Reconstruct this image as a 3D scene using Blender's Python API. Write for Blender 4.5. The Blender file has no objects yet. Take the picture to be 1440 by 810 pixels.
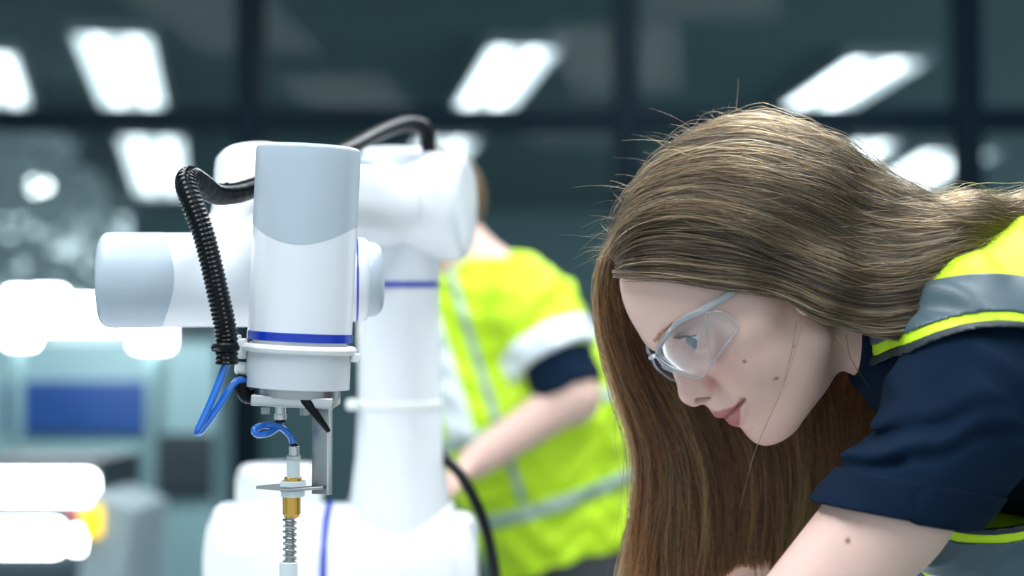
import bpy, bmesh, math, random
import numpy as np
from mathutils import Vector, Matrix, Quaternion

# ------------------------------------------------------------------ camera, light, exposure
S = bpy.context.scene
COL = S.collection
RNG = np.random.default_rng(7)
random.seed(7)
PITCH = math.atan(135 / 2436)
FPX = 2436.0
CAM = np.array([0, 0, 1.30])
cd = bpy.data.cameras.new('camera')
cam = bpy.data.objects.new('camera', cd)
COL.objects.link(cam)
cam.location = CAM
cam.rotation_euler = (math.pi / 2 + PITCH, 0, 0)
cd.sensor_width = 36
cd.lens = FPX / 1440 * 36
cd.clip_start = 0.05
cd.dof.use_dof = True
cd.dof.focus_distance = 1.39
cd.dof.aperture_fstop = (cd.lens / 1000) / 0.0235
S.camera = cam
S.view_settings.view_transform = 'Standard'
S.view_settings.look = 'None'
S.view_settings.gamma = 1
S.view_settings.use_curve_mapping = False
S.view_settings.exposure = 0.93
w = bpy.data.worlds.new('world')
S.world = w
w.use_nodes = True
w.node_tree.nodes['Background'].inputs[0].default_value = (0.74, 0.88, 0.96, 1)
w.node_tree.nodes['Background'].inputs[1].default_value = 0.60

FWD = np.array([0, math.cos(PITCH), math.sin(PITCH)])
UPV = np.array([0, -math.sin(PITCH), math.cos(PITCH)])
RTV = np.array([1.0, 0, 0])


def at(px, py, d):
    """point of the place seen at picture position (px, py) at distance d"""
    return CAM + d * (FWD + (px - 720) / FPX * RTV + (405 - py) / FPX * UPV)


def to_px(P):
    r = P - CAM
    d = r @ FWD
    return 720 + FPX * (r @ RTV) / d, 405 - FPX * (r @ UPV) / d


# ------------------------------------------------------------------ materials
MATS = {}


def mat(name, col, rough=0.5, metal=0.0, noise=0.0, nscale=30.0, bump=0.0, bscale=200.0, emit=None, estr=0.0,
        trans=0.0, coat=0.0, sss=0.0, sheen=0.0, vcol=False, spec=0.5):
    m = bpy.data.materials.new(name)
    m.use_nodes = True
    nt = m.node_tree
    b = nt.nodes['Principled BSDF']
    b.inputs['Base Color'].default_value = (*col, 1)
    b.inputs['Roughness'].default_value = rough
    b.inputs['Metallic'].default_value = metal
    b.inputs['Coat Weight'].default_value = coat
    b.inputs['Transmission Weight'].default_value = trans
    b.inputs['Specular IOR Level'].default_value = spec
    if sss:
        b.inputs['Subsurface Weight'].default_value = sss
        b.inputs['Subsurface Radius'].default_value = (0.9, 0.35, 0.2)
        b.inputs['Subsurface Scale'].default_value = 0.006
    if sheen:
        b.inputs['Sheen Weight'].default_value = sheen
    if emit:
        b.inputs['Emission Color'].default_value = (*emit, 1)
        b.inputs['Emission Strength'].default_value = estr
    tc = nt.nodes.new('ShaderNodeTexCoord')
    src = None
    if vcol:
        a = nt.nodes.new('ShaderNodeAttribute')
        a.attribute_name = 'Col'
        src = a.outputs['Color']
    if noise:
        n = nt.nodes.new('ShaderNodeTexNoise')
        n.inputs['Scale'].default_value = nscale
        n.inputs['Detail'].default_value = 4
        nt.links.new(tc.outputs['Object'], n.inputs['Vector'])
        mr = nt.nodes.new('ShaderNodeMapRange')
        mr.inputs['To Min'].default_value = 1 - noise
        mr.inputs['To Max'].default_value = 1 + noise
        nt.links.new(n.outputs['Fac'], mr.inputs['Value'])
        mx = nt.nodes.new('ShaderNodeMix')
        mx.data_type = 'RGBA'
        mx.blend_type = 'MULTIPLY'
        mx.inputs['Factor'].default_value = 1
        if src:
            nt.links.new(src, mx.inputs['A'])
        else:
            mx.inputs['A'].default_value = (*col, 1)
        nt.links.new(mr.outputs['Result'], mx.inputs['B'])
        src = mx.outputs['Result']
    if src:
        nt.links.new(src, b.inputs['Base Color'])
    if bump:
        n2 = nt.nodes.new('ShaderNodeTexNoise')
        n2.inputs['Scale'].default_value = bscale
        n2.inputs['Detail'].default_value = 3
        nt.links.new(tc.outputs['Object'], n2.inputs['Vector'])
        bp = nt.nodes.new('ShaderNodeBump')
        bp.inputs['Strength'].default_value = bump
        bp.inputs['Distance'].default_value = 0.001
        nt.links.new(n2.outputs['Fac'], bp.inputs['Height'])
        nt.links.new(bp.outputs['Normal'], b.inputs['Normal'])
    MATS[name] = m
    return m


def clear_mat(name, haze=0.05, tint=(0.95, 0.98, 1.0), gloss=1.0, rough=0.03, ior=1.45):
    m = bpy.data.materials.new(name)
    m.use_nodes = True
    nt = m.node_tree
    nt.nodes.clear()
    o = nt.nodes.new('ShaderNodeOutputMaterial')
    t = nt.nodes.new('ShaderNodeBsdfTransparent')
    t.inputs[0].default_value = (*tint, 1)
    g = nt.nodes.new('ShaderNodeBsdfGlossy')
    g.inputs['Roughness'].default_value = rough
    g.inputs[0].default_value = (gloss, gloss, gloss, 1)
    f = nt.nodes.new('ShaderNodeFresnel')
    f.inputs[0].default_value = ior
    m1 = nt.nodes.new('ShaderNodeMixShader')
    nt.links.new(f.outputs[0], m1.inputs[0])
    nt.links.new(t.outputs[0], m1.inputs[1])
    nt.links.new(g.outputs[0], m1.inputs[2])
    last = m1
    if haze:
        d = nt.nodes.new('ShaderNodeBsdfDiffuse')
        d.inputs[0].default_value = (0.85, 0.92, 1.0, 1)
        m2 = nt.nodes.new('ShaderNodeMixShader')
        m2.inputs[0].default_value = haze
        nt.links.new(m1.outputs[0], m2.inputs[1])
        nt.links.new(d.outputs[0], m2.inputs[2])
        last = m2
    nt.links.new(last.outputs[0], o.inputs[0])
    return m


def hair_mat(name, dark, light, rough=0.32):
    m = bpy.data.materials.new(name)
    m.use_nodes = True
    nt = m.node_tree
    nt.nodes.clear()
    o = nt.nodes.new('ShaderNodeOutputMaterial')
    h = nt.nodes.new('ShaderNodeBsdfHairPrincipled')
    h.model = 'CHIANG'
    h.parametrization = 'COLOR'
    h.inputs['Roughness'].default_value = rough
    h.inputs['Radial Roughness'].default_value = 0.45
    h.inputs['Random Roughness'].default_value = 0.3
    hi = nt.nodes.new('ShaderNodeHairInfo')
    r = nt.nodes.new('ShaderNodeValToRGB')
    r.color_ramp.elements[0].color = (*dark, 1)
    r.color_ramp.elements[0].position = 0.38
    r.color_ramp.elements[1].color = (*light, 1)
    nt.links.new(hi.outputs['Random'], r.inputs[0])
    nt.links.new(r.outputs[0], h.inputs['Color'])
    nt.links.new(h.outputs[0], o.inputs[0])
    return m


# colours of things
M_WHITE = mat('robot_white_paint', (0.79, 0.81, 0.85), 0.28, coat=0.3, noise=0.02)
M_CAP = mat('robot_grey_plastic', (0.46, 0.53, 0.60), 0.30, noise=0.03)
M_FLANGE = mat('flange_grey', (0.62, 0.65, 0.68), 0.35, noise=0.03)
M_STEEL = mat('brushed_steel', (0.34, 0.35, 0.35), 0.30, metal=0.9, noise=0.06, nscale=60)
M_ALU = mat('satin_aluminium', (0.52, 0.53, 0.53), 0.28, metal=0.8, noise=0.04)
M_BRASS = mat('brass', (0.62, 0.36, 0.08), 0.25, metal=0.9, noise=0.08)
M_RING = mat('blue_ring', (0.001, 0.030, 0.42), 0.3, noise=0.04)
M_TUBE = mat('blue_air_tube', (0.005, 0.17, 0.72), 0.10, coat=0.8, noise=0.05, trans=0.15)
M_HOSE = mat('black_conduit', (0.002, 0.003, 0.005), 0.16, noise=0.1, spec=0.28)
M_BLACK = mat('black_rubber', (0.004, 0.005, 0.007), 0.38, noise=0.1, spec=0.18)
M_NYLON = mat('white_nylon', (0.85, 0.86, 0.84), 0.4, noise=0.03)
M_CLEARNUT = mat('milky_plastic', (0.72, 0.78, 0.80), 0.2, noise=0.04)


def obj(name, verts, faces, material, parent=None, smooth=True, label=None):
    me = bpy.data.meshes.new(name)
    if isinstance(verts, np.ndarray) and isinstance(faces, np.ndarray):
        nv, nf, k = len(verts), len(faces), faces.shape[1]
        me.vertices.add(nv)
        me.vertices.foreach_set('co', verts.astype(np.float32).ravel())
        me.loops.add(nf * k)
        me.loops.foreach_set('vertex_index', faces.astype(np.int32).ravel())
        me.polygons.add(nf)
        me.polygons.foreach_set('loop_start', np.arange(0, nf * k, k, dtype=np.int32))
        me.update(calc_edges=True)
    else:
        me.from_pydata([tuple(v) for v in verts], [], [tuple(f) for f in faces])
    me.validate()
    if smooth:
        me.polygons.foreach_set('use_smooth', [True] * len(me.polygons))
    me.materials.append(material)
    me.update()
    o = bpy.data.objects.new(name, me)
    COL.objects.link(o)
    o.parent = parent
    if label:
        o['label'] = label
    return o


def place(o, origin):
    """move the object's origin to a point, shape staying put"""
    v = Vector([float(q) for q in origin])
    o.data.transform(Matrix.Translation(-v))
    o.location = v


def thing(name, label, cat, loc=(0, 0, 0), group=None):
    o = bpy.data.objects.new(name, None)
    COL.objects.link(o)
    o.location = [float(q) for q in loc]
    o['label'] = label
    o['category'] = cat
    if group:
        o['group'] = group
    return o


def adopt(parent):
    """children were built in world coordinates: keep them there under the empty"""
    inv = Matrix.Translation(-parent.location)
    for c in parent.children:
        c.matrix_parent_inverse = inv


class MB:
    def __init__(self):
        self.v, self.f = [], []

    def add(self, v, f):
        n = len(self.v)
        self.v += [tuple(float(c) for c in q) for q in v]
        self.f += [tuple(n + i for i in q) for q in f]
        return self

    def box(self, c, size, rot=None, bev=0.0):
        sx, sy, sz = [s / 2 for s in size]
        if bev <= 0:
            vs = [(x, y, z) for x in (-sx, sx) for y in (-sy, sy) for z in (-sz, sz)]
            fs = [(0, 1, 3, 2), (4, 6, 7, 5), (0, 4, 5, 1), (2, 3, 7, 6), (0, 2, 6, 4), (1, 5, 7, 3)]
        else:
            bm = bmesh.new()
            bmesh.ops.create_cube(bm, size=1)
            for q in bm.verts:
                q.co = Vector((q.co.x * 2 * sx, q.co.y * 2 * sy, q.co.z * 2 * sz))
            bmesh.ops.bevel(bm, geom=bm.edges[:], offset=bev, segments=3, profile=0.5, affect='EDGES')
            bm.verts.index_update()
            vs = [q.co[:] for q in bm.verts]
            fs = [[q.index for q in p.verts] for p in bm.faces]
            bm.free()
        R = rot if rot is not None else Matrix.Identity(3)
        c = Vector([float(q) for q in c])
        return self.add([c + R @ Vector(q) for q in vs], fs)

    def lathe(self, p0, p1, prof, n=64):
        """prof: list of (t along p0->p1 in metres, radius); closed ends where radius is 0"""
        p0 = Vector([float(q) for q in p0])
        p1 = Vector([float(q) for q in p1])
        ax = (p1 - p0).normalized()
        a, b = basis(ax)
        vs, fs = [], []
        for t, r in prof:
            for i in range(n):
                th = 2 * math.pi * i / n
                vs.append(p0 + ax * t + (a * math.cos(th) + b * math.sin(th)) * r)
        for j in range(len(prof) - 1):
            for i in range(n):
                i2 = (i + 1) % n
                fs.append((j * n + i, j * n + i2, (j + 1) * n + i2, (j + 1) * n + i))
        if prof[0][1] > 1e-6:
            fs.append(tuple(range(n - 1, -1, -1)))
        if prof[-1][1] > 1e-6:
            fs.append(tuple((len(prof) - 1) * n + i for i in range(n)))
        return self.add(vs, fs)

    def tube(self, pts, rad, n=12, closed=False):
        pts = [Vector([float(c) for c in q]) for q in pts]
        m = len(pts)
        rs = rad if hasattr(rad, '__len__') else [rad] * m
        vs, fs = [], []
        prev = None
        for i, q in enumerate(pts):
            if closed:
                t = pts[(i + 1) % m] - pts[i - 1]
            else:
                t = pts[min(i + 1, m - 1)] - pts[max(i - 1, 0)]
            t.normalize()
            if prev is None:
                a, b = basis(t)
            else:
                a = (prev - t * prev.dot(t)).normalized()
                b = t.cross(a)
            prev = a
            for k in range(n):
                th = 2 * math.pi * k / n
                vs.append(q + (a * math.cos(th) + b * math.sin(th)) * rs[i])
        for i in range(m if closed else m - 1):
            j = (i + 1) % m
            for k in range(n):
                k2 = (k + 1) % n
                fs.append((i * n + k, i * n + k2, j * n + k2, j * n + k))
        if not closed:
            fs.append(tuple(range(n - 1, -1, -1)))
            fs.append(tuple((m - 1) * n + k for k in range(n)))
        return self.add(vs, fs)

    def build(self, name, material, parent=None, smooth=True, label=None, sharp=35):
        o = obj(name, self.v, self.f, material, parent, smooth, label)
        if smooth:
            bm = bmesh.new()
            bm.from_mesh(o.data)
            bmesh.ops.recalc_face_normals(bm, faces=bm.faces)
            ang = math.radians(sharp)
            for e in bm.edges:
                if len(e.link_faces) == 2 and e.calc_face_angle(0) > ang:
                    e.smooth = False
            bm.to_mesh(o.data)
            bm.free()
        return o


def basis(t):
    h = Vector((0, 0, 1)) if abs(t.z) < 0.9 else Vector((1, 0, 0))
    a = t.cross(h).normalized()
    return a, t.cross(a)


def spline(pts, n):
    """Catmull-Rom through the points, n samples, even in length"""
    P = np.array(pts, float)
    P = np.vstack([2 * P[0] - P[1], P, 2 * P[-1] - P[-2]])
    out = []
    for i in range(1, len(P) - 2):
        t = np.linspace(0, 1, 24, endpoint=False)[:, None]
        a, b, c, d = P[i - 1], P[i], P[i + 1], P[i + 2]
        out.append(0.5 * (2 * b + (c - a) * t + (2 * a - 5 * b + 4 * c - d) * t ** 2 + (3 * b - 3 * c + d - a) * t ** 3))
    out = np.vstack(out + [P[-2][None]])
    L = np.r_[0, np.cumsum(np.linalg.norm(np.diff(out[:, :3], axis=0), axis=1))]
    s = np.linspace(0, L[-1], n)
    return np.stack([np.interp(s, L, out[:, k]) for k in range(out.shape[1])], 1)


# ------------------------------------------------------------------ distance-field modelling
def V(*a):
    return np.array(a, dtype=np.float32)


def smin(a, b, k):
    h = np.clip(0.5 + 0.5 * (b - a) / k, 0, 1)
    return b * (1 - h) + a * h - k * h * (1 - h)


def smax(a, b, k):
    return -smin(-a, -b, k)


def sph(p, c, r):
    return np.linalg.norm(p - V(*c), axis=1) - r


def ell(p, c, r, M=None):
    q = p - V(*c)
    if M is not None:
        q = q @ M.T.astype(np.float32)
    k0 = np.linalg.norm(q / V(*r), axis=1)
    k1 = np.linalg.norm(q / V(*r) ** 2, axis=1)
    return k0 * (k0 - 1) / np.maximum(k1, 1e-6)


def cone(p, a, b, ra, rb):
    a, b = V(*a), V(*b)
    ba = b - a
    t = np.clip(((p - a) @ ba) / (ba @ ba), 0, 1)
    return np.linalg.norm(p - a - t[:, None] * ba, axis=1) - (ra + (rb - ra) * t)


def poly(p, pts, rs, k=0.004):
    d = None
    for i in range(len(pts) - 1):
        q = cone(p, pts[i], pts[i + 1], rs[i], rs[i + 1])
        d = q if d is None else np.minimum(d, q)
    return d


def axis_grid(lo, hi, fine_lo, fine_hi, hf, hc):
    """grid lines: spacing hf inside the fine range, growing to hc outside"""
    mid = list(np.arange(fine_lo, fine_hi + hf, hf))
    h, x = hf, mid[-1]
    right = []
    while x < hi:
        h = min(hc, h * 1.15)
        x += h
        right.append(x)
    h, x = hf, mid[0]
    left = []
    while x > lo:
        h = min(hc, h * 1.15)
        x -= h
        left.append(x)
    return np.array(left[::-1] + mid + right, np.float32)


def nets(sdf, xs, ys, zs, margin=0.012):
    """surface of a distance field on a grid of lines (dual / surface nets)"""
    nx, ny, nz = len(xs), len(ys), len(zs)
    B = 4
    cx, cy, cz = xs[::B], ys[::B], zs[::B]
    G = np.stack(np.meshgrid(cx, cy, cz, indexing='ij'), -1).reshape(-1, 3)
    fc = sdf(G).reshape(len(cx), len(cy), len(cz))
    f = np.repeat(np.repeat(np.repeat(fc, B, 0), B, 1), B, 2)[:nx, :ny, :nz]
    del G

    def span(a):
        e = np.diff(a, append=a[-1] + (a[-1] - a[-2]))
        return np.repeat(np.add.reduceat(e, np.arange(0, len(a), B)), B)[:len(a)]
    reach = np.sqrt(span(xs)[:, None, None] ** 2 + span(ys)[None, :, None] ** 2 + span(zs)[None, None, :] ** 2) + margin
    I = np.nonzero(np.abs(f) < reach)
    f = np.ascontiguousarray(f)
    del reach
    for s in range(0, len(I[0]), 400000):
        sl = slice(s, s + 400000)
        f[I[0][sl], I[1][sl], I[2][sl]] = sdf(np.stack([xs[I[0][sl]], ys[I[1][sl]], zs[I[2][sl]]], 1))
    s = f < 0
    cnt = np.zeros((nx - 1, ny - 1, nz - 1), np.int8)
    for a in (0, 1):
        for b in (0, 1):
            for c in (0, 1):
                cnt += s[a:nx - 1 + a, b:ny - 1 + b, c:nz - 1 + c]
    act = (cnt > 0) & (cnt < 8)
    ai, aj, ak = np.nonzero(act)
    n = len(ai)
    idx = np.full(act.shape, -1, np.int32)
    idx[ai, aj, ak] = np.arange(n)
    acc = np.zeros((n, 3))
    num = np.zeros(n)
    cor = [(a, b, c) for a in (0, 1) for b in (0, 1) for c in (0, 1)]
    fv = {q: f[ai + q[0], aj + q[1], ak + q[2]] for q in cor}
    pv = {q: np.stack([xs[ai + q[0]], ys[aj + q[1]], zs[ak + q[2]]], 1) for q in cor}
    for q in cor:
        for ax in range(3):
            if q[ax] == 0:
                r = tuple(1 if i == ax else q[i] for i in range(3))
                m = (fv[q] < 0) != (fv[r] < 0)
                t = np.where(m, fv[q] / np.where(m, fv[q] - fv[r], 1), 0)[:, None]
                acc += np.where(m[:, None], pv[q] + t * (pv[r] - pv[q]), 0)
                num += m
    vert = acc / num[:, None]
    quads = []
    for ax in range(3):
        o = [(1, 0, 0), (0, 1, 0), (0, 0, 1)]
        u, w_ = [q for i, q in enumerate(o) if i != ax]
        sa = [slice(1, -1)] * 3
        sb = [slice(1, -1)] * 3
        sa[ax] = slice(0, -1)
        sb[ax] = slice(1, None)
        A, Bv = s[tuple(sa)], s[tuple(sb)]
        off = [1, 1, 1]
        off[ax] = 0
        e = np.array(np.nonzero(A != Bv)).T + off
        if len(e) == 0:
            continue
        flip = s[e[:, 0], e[:, 1], e[:, 2]]
        u, w_ = np.array(u), np.array(w_)
        c = [e - u - w_, e - w_, e, e - u]
        q = np.stack([idx[k[:, 0], k[:, 1], k[:, 2]] for k in c], 1)
        if ax == 1:
            flip = ~flip
        q[~flip] = q[~flip][:, ::-1]
        quads.append(q)
    quads = np.vstack(quads)
    quads = quads[(quads >= 0).all(1)]
    return vert, quads


def sdf_object(name, sdf, lo, hi, h, material, parent=None, label=None, fine=None, hf=None, color=None):
    g = []
    for i in range(3):
        if fine is None:
            g.append(np.arange(lo[i], hi[i] + h, h, dtype=np.float32))
        else:
            g.append(axis_grid(lo[i], hi[i], fine[0][i], fine[1][i], hf, h))
    v, q = nets(sdf, *g)
    o = obj(name, v, q, material, parent, True, label)
    if color is not None:
        c = color(v.astype(np.float32))
        at_ = o.data.color_attributes.new('Col', 'FLOAT_COLOR', 'POINT')
        at_.data.foreach_set('color', np.c_[c, np.ones(len(c))].astype(np.float32).ravel())
    return o


# ------------------------------------------------------------------ the setting
def struct(o, label=None):
    o['kind'] = 'structure'
    if label:
        o['label'] = label
    return o


CEIL = 3.0
M_FLOOR = mat('floor_epoxy', (0.20, 0.27, 0.29), 0.35, noise=0.12, nscale=3)
M_CEIL = mat('ceiling_board', (0.21, 0.32, 0.33), 0.8, noise=0.12, nscale=1.5)
M_WALL = mat('far_wall_paint', (0.30, 0.46, 0.48), 0.7, noise=0.10, nscale=1.2)
M_WALL2 = mat('pale_wall_paint', (0.42, 0.56, 0.58), 0.7, noise=0.08, nscale=1.2)
M_MULL = mat('dark_frame_paint', (0.002, 0.010, 0.017), 0.5, noise=0.1, spec=0.08)
M_PANE = clear_mat('window_glass', haze=0.0, tint=(0.90, 0.95, 0.95), gloss=0.10, rough=0.02, ior=1.30)
struct(MB().box((0, 8, -0.05), (14, 20, 0.1)).build('floor', M_FLOOR, smooth=False), 'grey green factory floor')
struct(MB().box((0, 8, CEIL + 0.05), (14, 20, 0.1)).build('ceiling', M_CEIL, smooth=False), 'dark grey green hall ceiling')
struct(MB().box((0, 17.05, 1.5), (14, 0.1, 3.0)).build('wall_back', M_WALL, smooth=False), 'dark teal wall at the end of the hall')
struct(MB().box((-6.05, 11.2, 1.5), (0.1, 11.6, 3.0)).build('wall_left', M_WALL2, smooth=False), 'pale teal side wall of the hall')

GY = 5.5
M_LAMPBODY_ = mat('backlight_frame_paint', (0.35, 0.42, 0.45), 0.5, noise=0.04)
win = bpy.data.objects.new('window_1', None)
COL.objects.link(win)
win.location = (0, GY, 0)
struct(win, 'dark framed glass partition across the hall')


def gx(px):
    return (px - 720) / FPX * GY / math.cos(PITCH) * math.cos(PITCH)


zt = at(720, 166, GY)[2]
posts = [-3.26, gx(-190), gx(349), gx(881), gx(1364), gx(1900)]
for i, x in enumerate(posts):
    mb = MB().box((x, GY, CEIL / 2), (0.082, 0.10, CEIL), bev=0.004)
    mb.build('mullion', M_MULL, win, smooth=False)
for a, b in zip(posts[:-1], posts[1:]):
    for z in (0.05, zt, CEIL - 0.05):
        MB().box(((a + b) / 2, GY, z), (b - a - 0.082, 0.08, 0.070), bev=0.004).build('transom', M_MULL, win, smooth=False)
    for z0, z1 in ((0.083, zt - 0.033), (zt + 0.033, CEIL - 0.083)):
        MB().box(((a + b) / 2, GY, (z0 + z1) / 2), (b - a - 0.066, 0.008, z1 - z0)).build('pane', M_PANE, win, smooth=False)
adopt(win)

# glazed side of the work area: daylight comes in here
side = bpy.data.objects.new('window_2', None)
COL.objects.link(side)
side.location = (-3.26, 2.0, 0)
struct(side, 'dark framed side glazing of the work area')
ys_ = [-1.0, 0.6, 2.2, 3.8, 5.4]
for y_ in ys_:
    MB().box((-3.26, y_, CEIL / 2), (0.09, 0.07, CEIL), bev=0.004).build('mullion', M_MULL, side, smooth=False)
for a, b in zip(ys_[:-1], ys_[1:]):
    for z in (0.04, 1.5, CEIL - 0.04):
        MB().box((-3.26, (a + b) / 2, z), (0.07, b - a - 0.07, 0.07), bev=0.004).build('transom', M_MULL, side, smooth=False)
    for z0, z1 in ((0.075, 1.465), (1.535, CEIL - 0.075)):
        MB().box((-3.26, (a + b) / 2, (z0 + z1) / 2), (0.008, b - a - 0.07, z1 - z0)).build('pane', M_PANE, side, smooth=False)
adopt(side)

# glowing panel added in the end wall to light up the leaf gaps
M_BACKLIGHT = mat('backlight_glow', (0.8, 0.9, 0.95), 0.4, emit=(0.80, 0.93, 1.0), estr=0.75, noise=0.05, nscale=2)
w3 = bpy.data.objects.new('leaf_backlight', None)
COL.objects.link(w3)
w3.location = (-4.6, 17.0, 1.0)
struct(w3, 'added glowing panel in the end wall behind the pale tree')
for i_ in range(2):
    for k_ in range(2):
        MB().box((-5.03 + i_ * 0.86, 16.985, 2.35 + k_ * 0.86 - 0.43), (0.80, 0.02, 0.80)).build('pane', M_BACKLIGHT, w3, smooth=False)
for x_ in (-5.46, -4.60, -3.74):
    MB().box((x_, 16.98, 2.35), (0.06, 0.04, 1.72)).build('frame', M_LAMPBODY_, w3, smooth=False)
for z_ in (1.49, 2.35, 3.0 - 0.03):
    MB().box((-4.60, 16.98, z_), (1.66, 0.038, 0.06)).build('frame', M_LAMPBODY_, w3, smooth=False)
adopt(w3)

# ceiling lights of the hall behind the glass
M_LAMP = mat('lamp_diffuser', (0.9, 0.95, 1.0), 0.4, emit=(0.86, 0.95, 1.0), estr=0.8, noise=0.01)
M_TUBELIGHT = mat('lamp_tube', (1, 1, 1), 0.4, emit=(0.95, 0.98, 1.0), estr=2.0, noise=0.01)
M_LAMPBODY = mat('lamp_housing', (0.55, 0.60, 0.62), 0.5, noise=0.04)
HALL = 'recessed ceiling lights of the hall'


def ceiling_light(x, y, w_, l, rz, label, group, power=0, zc=CEIL):
    t = thing('ceiling_light', label, 'light', (x, y, zc), group)
    R = Matrix.Rotation(rz, 3, 'Z')
    c = Vector((x, y, zc))
    hb = MB()
    for sx in (-1, 1):
        hb.box(c + R @ Vector((sx * (w_ / 2 + 0.015), 0, -0.03)), (0.03, l + 0.06, 0.06), R)
    for sy in (-1, 1):
        hb.box(c + R @ Vector((0, sy * (l / 2 + 0.015), -0.03)), (w_, 0.03, 0.06), R)
    hb.build('frame', M_LAMPBODY, t, smooth=False)
    MB().box(c + Vector((0, 0, -0.012)), (w_, l, 0.02), R).build('diffuser', M_LAMP, t, smooth=False)
    for sx in (-0.25, 0.25):
        a = c + R @ Vector((sx * w_, -l / 2 + 0.05, -0.04))
        b = c + R @ Vector((sx * w_, l / 2 - 0.05, -0.04))
        MB().tube([a, b], 0.014, 10).build('tube', M_TUBELIGHT, t)
    adopt(t)
    if power:  # area lamp added to light the work area
        ld = bpy.data.lights.new('added_ceiling_lamp', 'AREA')
        ld.shape = 'RECTANGLE'
        ld.size, ld.size_y = w_, l
        ld.energy = power
        ld.color = (0.93, 0.97, 1.0)
        lo = bpy.data.objects.new('added_ceiling_lamp', ld)
        COL.objects.link(lo)
        lo.location = (x, y, zc - 0.075)
        lo.rotation_euler = (0, 0, rz)
    return t


HC = CEIL - CAM[2]


def on_ceiling(px, py):
    r = FWD + (px - 720) / FPX * RTV + (405 - py) / FPX * UPV
    return CAM + r * (HC / r[2])


for (a, b, w_), lab in [
        (((157, 34), (190, 143), 0.36), 'long twin-tube ceiling light framed by the first upper glass pane'),
        (((738, 52), (668, 157), 0.34), 'twin-tube ceiling light in the wide upper pane above the robot arm'),
        (((1250, 70), (1118, 158), 0.40), 'slanted ceiling light above the brown-haired woman'),
        (((212, 183), (228, 266), 0.42), 'short-looking ceiling light below the transom beside the post'),
        (((-24, 60), (6, 138), 0.30), 'ceiling light cut off by the picture edge above the pale tree'),
        (((632, 186), (596, 232), 0.40), 'distant ceiling light just above the robot elbow'),
        (((1350, 205), (1240, 268), 0.55), 'distant ceiling light behind the woman next to the far post'),
        (((1235, 190), (1180, 232), 0.30), 'faint distant ceiling light above the long hair')]:
    A, B = on_ceiling(*a), on_ceiling(*b)
    d = B - A
    l = np.linalg.norm(d)
    c = (A + B) / 2
    ceiling_light(c[0], c[1], w_, l, -math.atan2(d[0], d[1]), lab, HALL)

# unseen lamps added over the work area to light face and hair
for (x, y, p, w_, l, rz), where in zip([(-0.9, 1.0, 20, 0.6, 1.8, 0.1), (0.55, 2.3, 24, 0.6, 1.8, 0.1), (-1.3, 3.4, 14, 0.6, 1.8, 0.1),
                             (0.35, 0.1, 12, 0.6, 1.8, 0.1), (0.8, 4.2, 14, 0.6, 1.8, 0.1)], ['over the side glazing', 'straight above the robot elbow', 'between the side glazing and the glass partition', 'over the empty front of the work area', 'above the space between person in vest and glass partition']):
    ceiling_light(x, y, w_, l, rz, 'added out-of-view ceiling lamp ' + where, 'added lamps over the work area', p)

# ------------------------------------------------------------------ things behind the glass on the far side
M_GLOBE = mat('globe_glass', (1, 1, 1), 0.4, emit=(0.93, 0.98, 1.0), estr=4.0, noise=0.01)
M_LED = mat('led_white', (1, 1, 1), 0.4, emit=(0.95, 0.98, 1.0), estr=9.0, noise=0.01)
M_BLUE = mat('blue_panel_paint', (0.002, 0.045, 0.20), 0.4, noise=0.15, nscale=8)
M_TEAL = mat('teal_panel_paint', (0.15, 0.26, 0.28), 0.5, noise=0.10, nscale=5)
M_MGREY = mat('machine_grey_paint', (0.30, 0.38, 0.42), 0.45, noise=0.08, nscale=6)
M_DARKM = mat('machine_dark_paint', (0.010, 0.022, 0.030), 0.5, noise=0.1)
M_YELLOW = mat('yellow_lens', (0.75, 0.50, 0.01), 0.3, emit=(1.0, 0.6, 0.02), estr=0.8, noise=0.02)
M_RED = mat('red_lens', (0.55, 0.02, 0.04), 0.3, noise=0.04)


def pxbox(mb, x0, y0, x1, y1, d, depth=0.1, bev=0.0):
    """box whose front face spans the picture rectangle at distance d"""
    a, b = at(x0, y0, d), at(x1, y1, d)
    c = (a + b) / 2 + np.array([0, depth / 2, 0])
    return mb.box(c, (abs(b[0] - a[0]), depth, abs(a[2] - b[2])), bev=bev)


# light gantry: lit crossbar with two lamp heads, on posts
D = 4.6
t = thing('light_gantry', 'glaring white light bar with two drooping lamp heads on posts', 'work light', (*at(150, 445, D)[:2], 0))
pxbox(MB(), 20, 418, 232, 466, D, 0.06, 0.02).build('light_bar', M_LED, t)
for x0, x1, y0, y1 in ((2, 44, 405, 488), (182, 236, 440, 492)):
    pxbox(MB(), x0, y0, x1, y1, D - 0.01, 0.09, 0.02).build('lamp_head', M_LED, t)
pxbox(MB(), 40, 404, 84, 440, D - 0.01, 0.09, 0.015).build('lamp_head', M_LED, t)
for px in (26, 214):
    q = at(px, 470, D + 0.09)
    MB().box((q[0], q[1], q[2] / 2), (0.03, 0.03, q[2]), bev=0.004).build('post', M_TEAL, t, smooth=False)
    MB().box((q[0], q[1], 0.01), (0.2, 0.3, 0.02), bev=0.004).build('foot', M_MGREY, t, smooth=False)
adopt(t)

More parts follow.
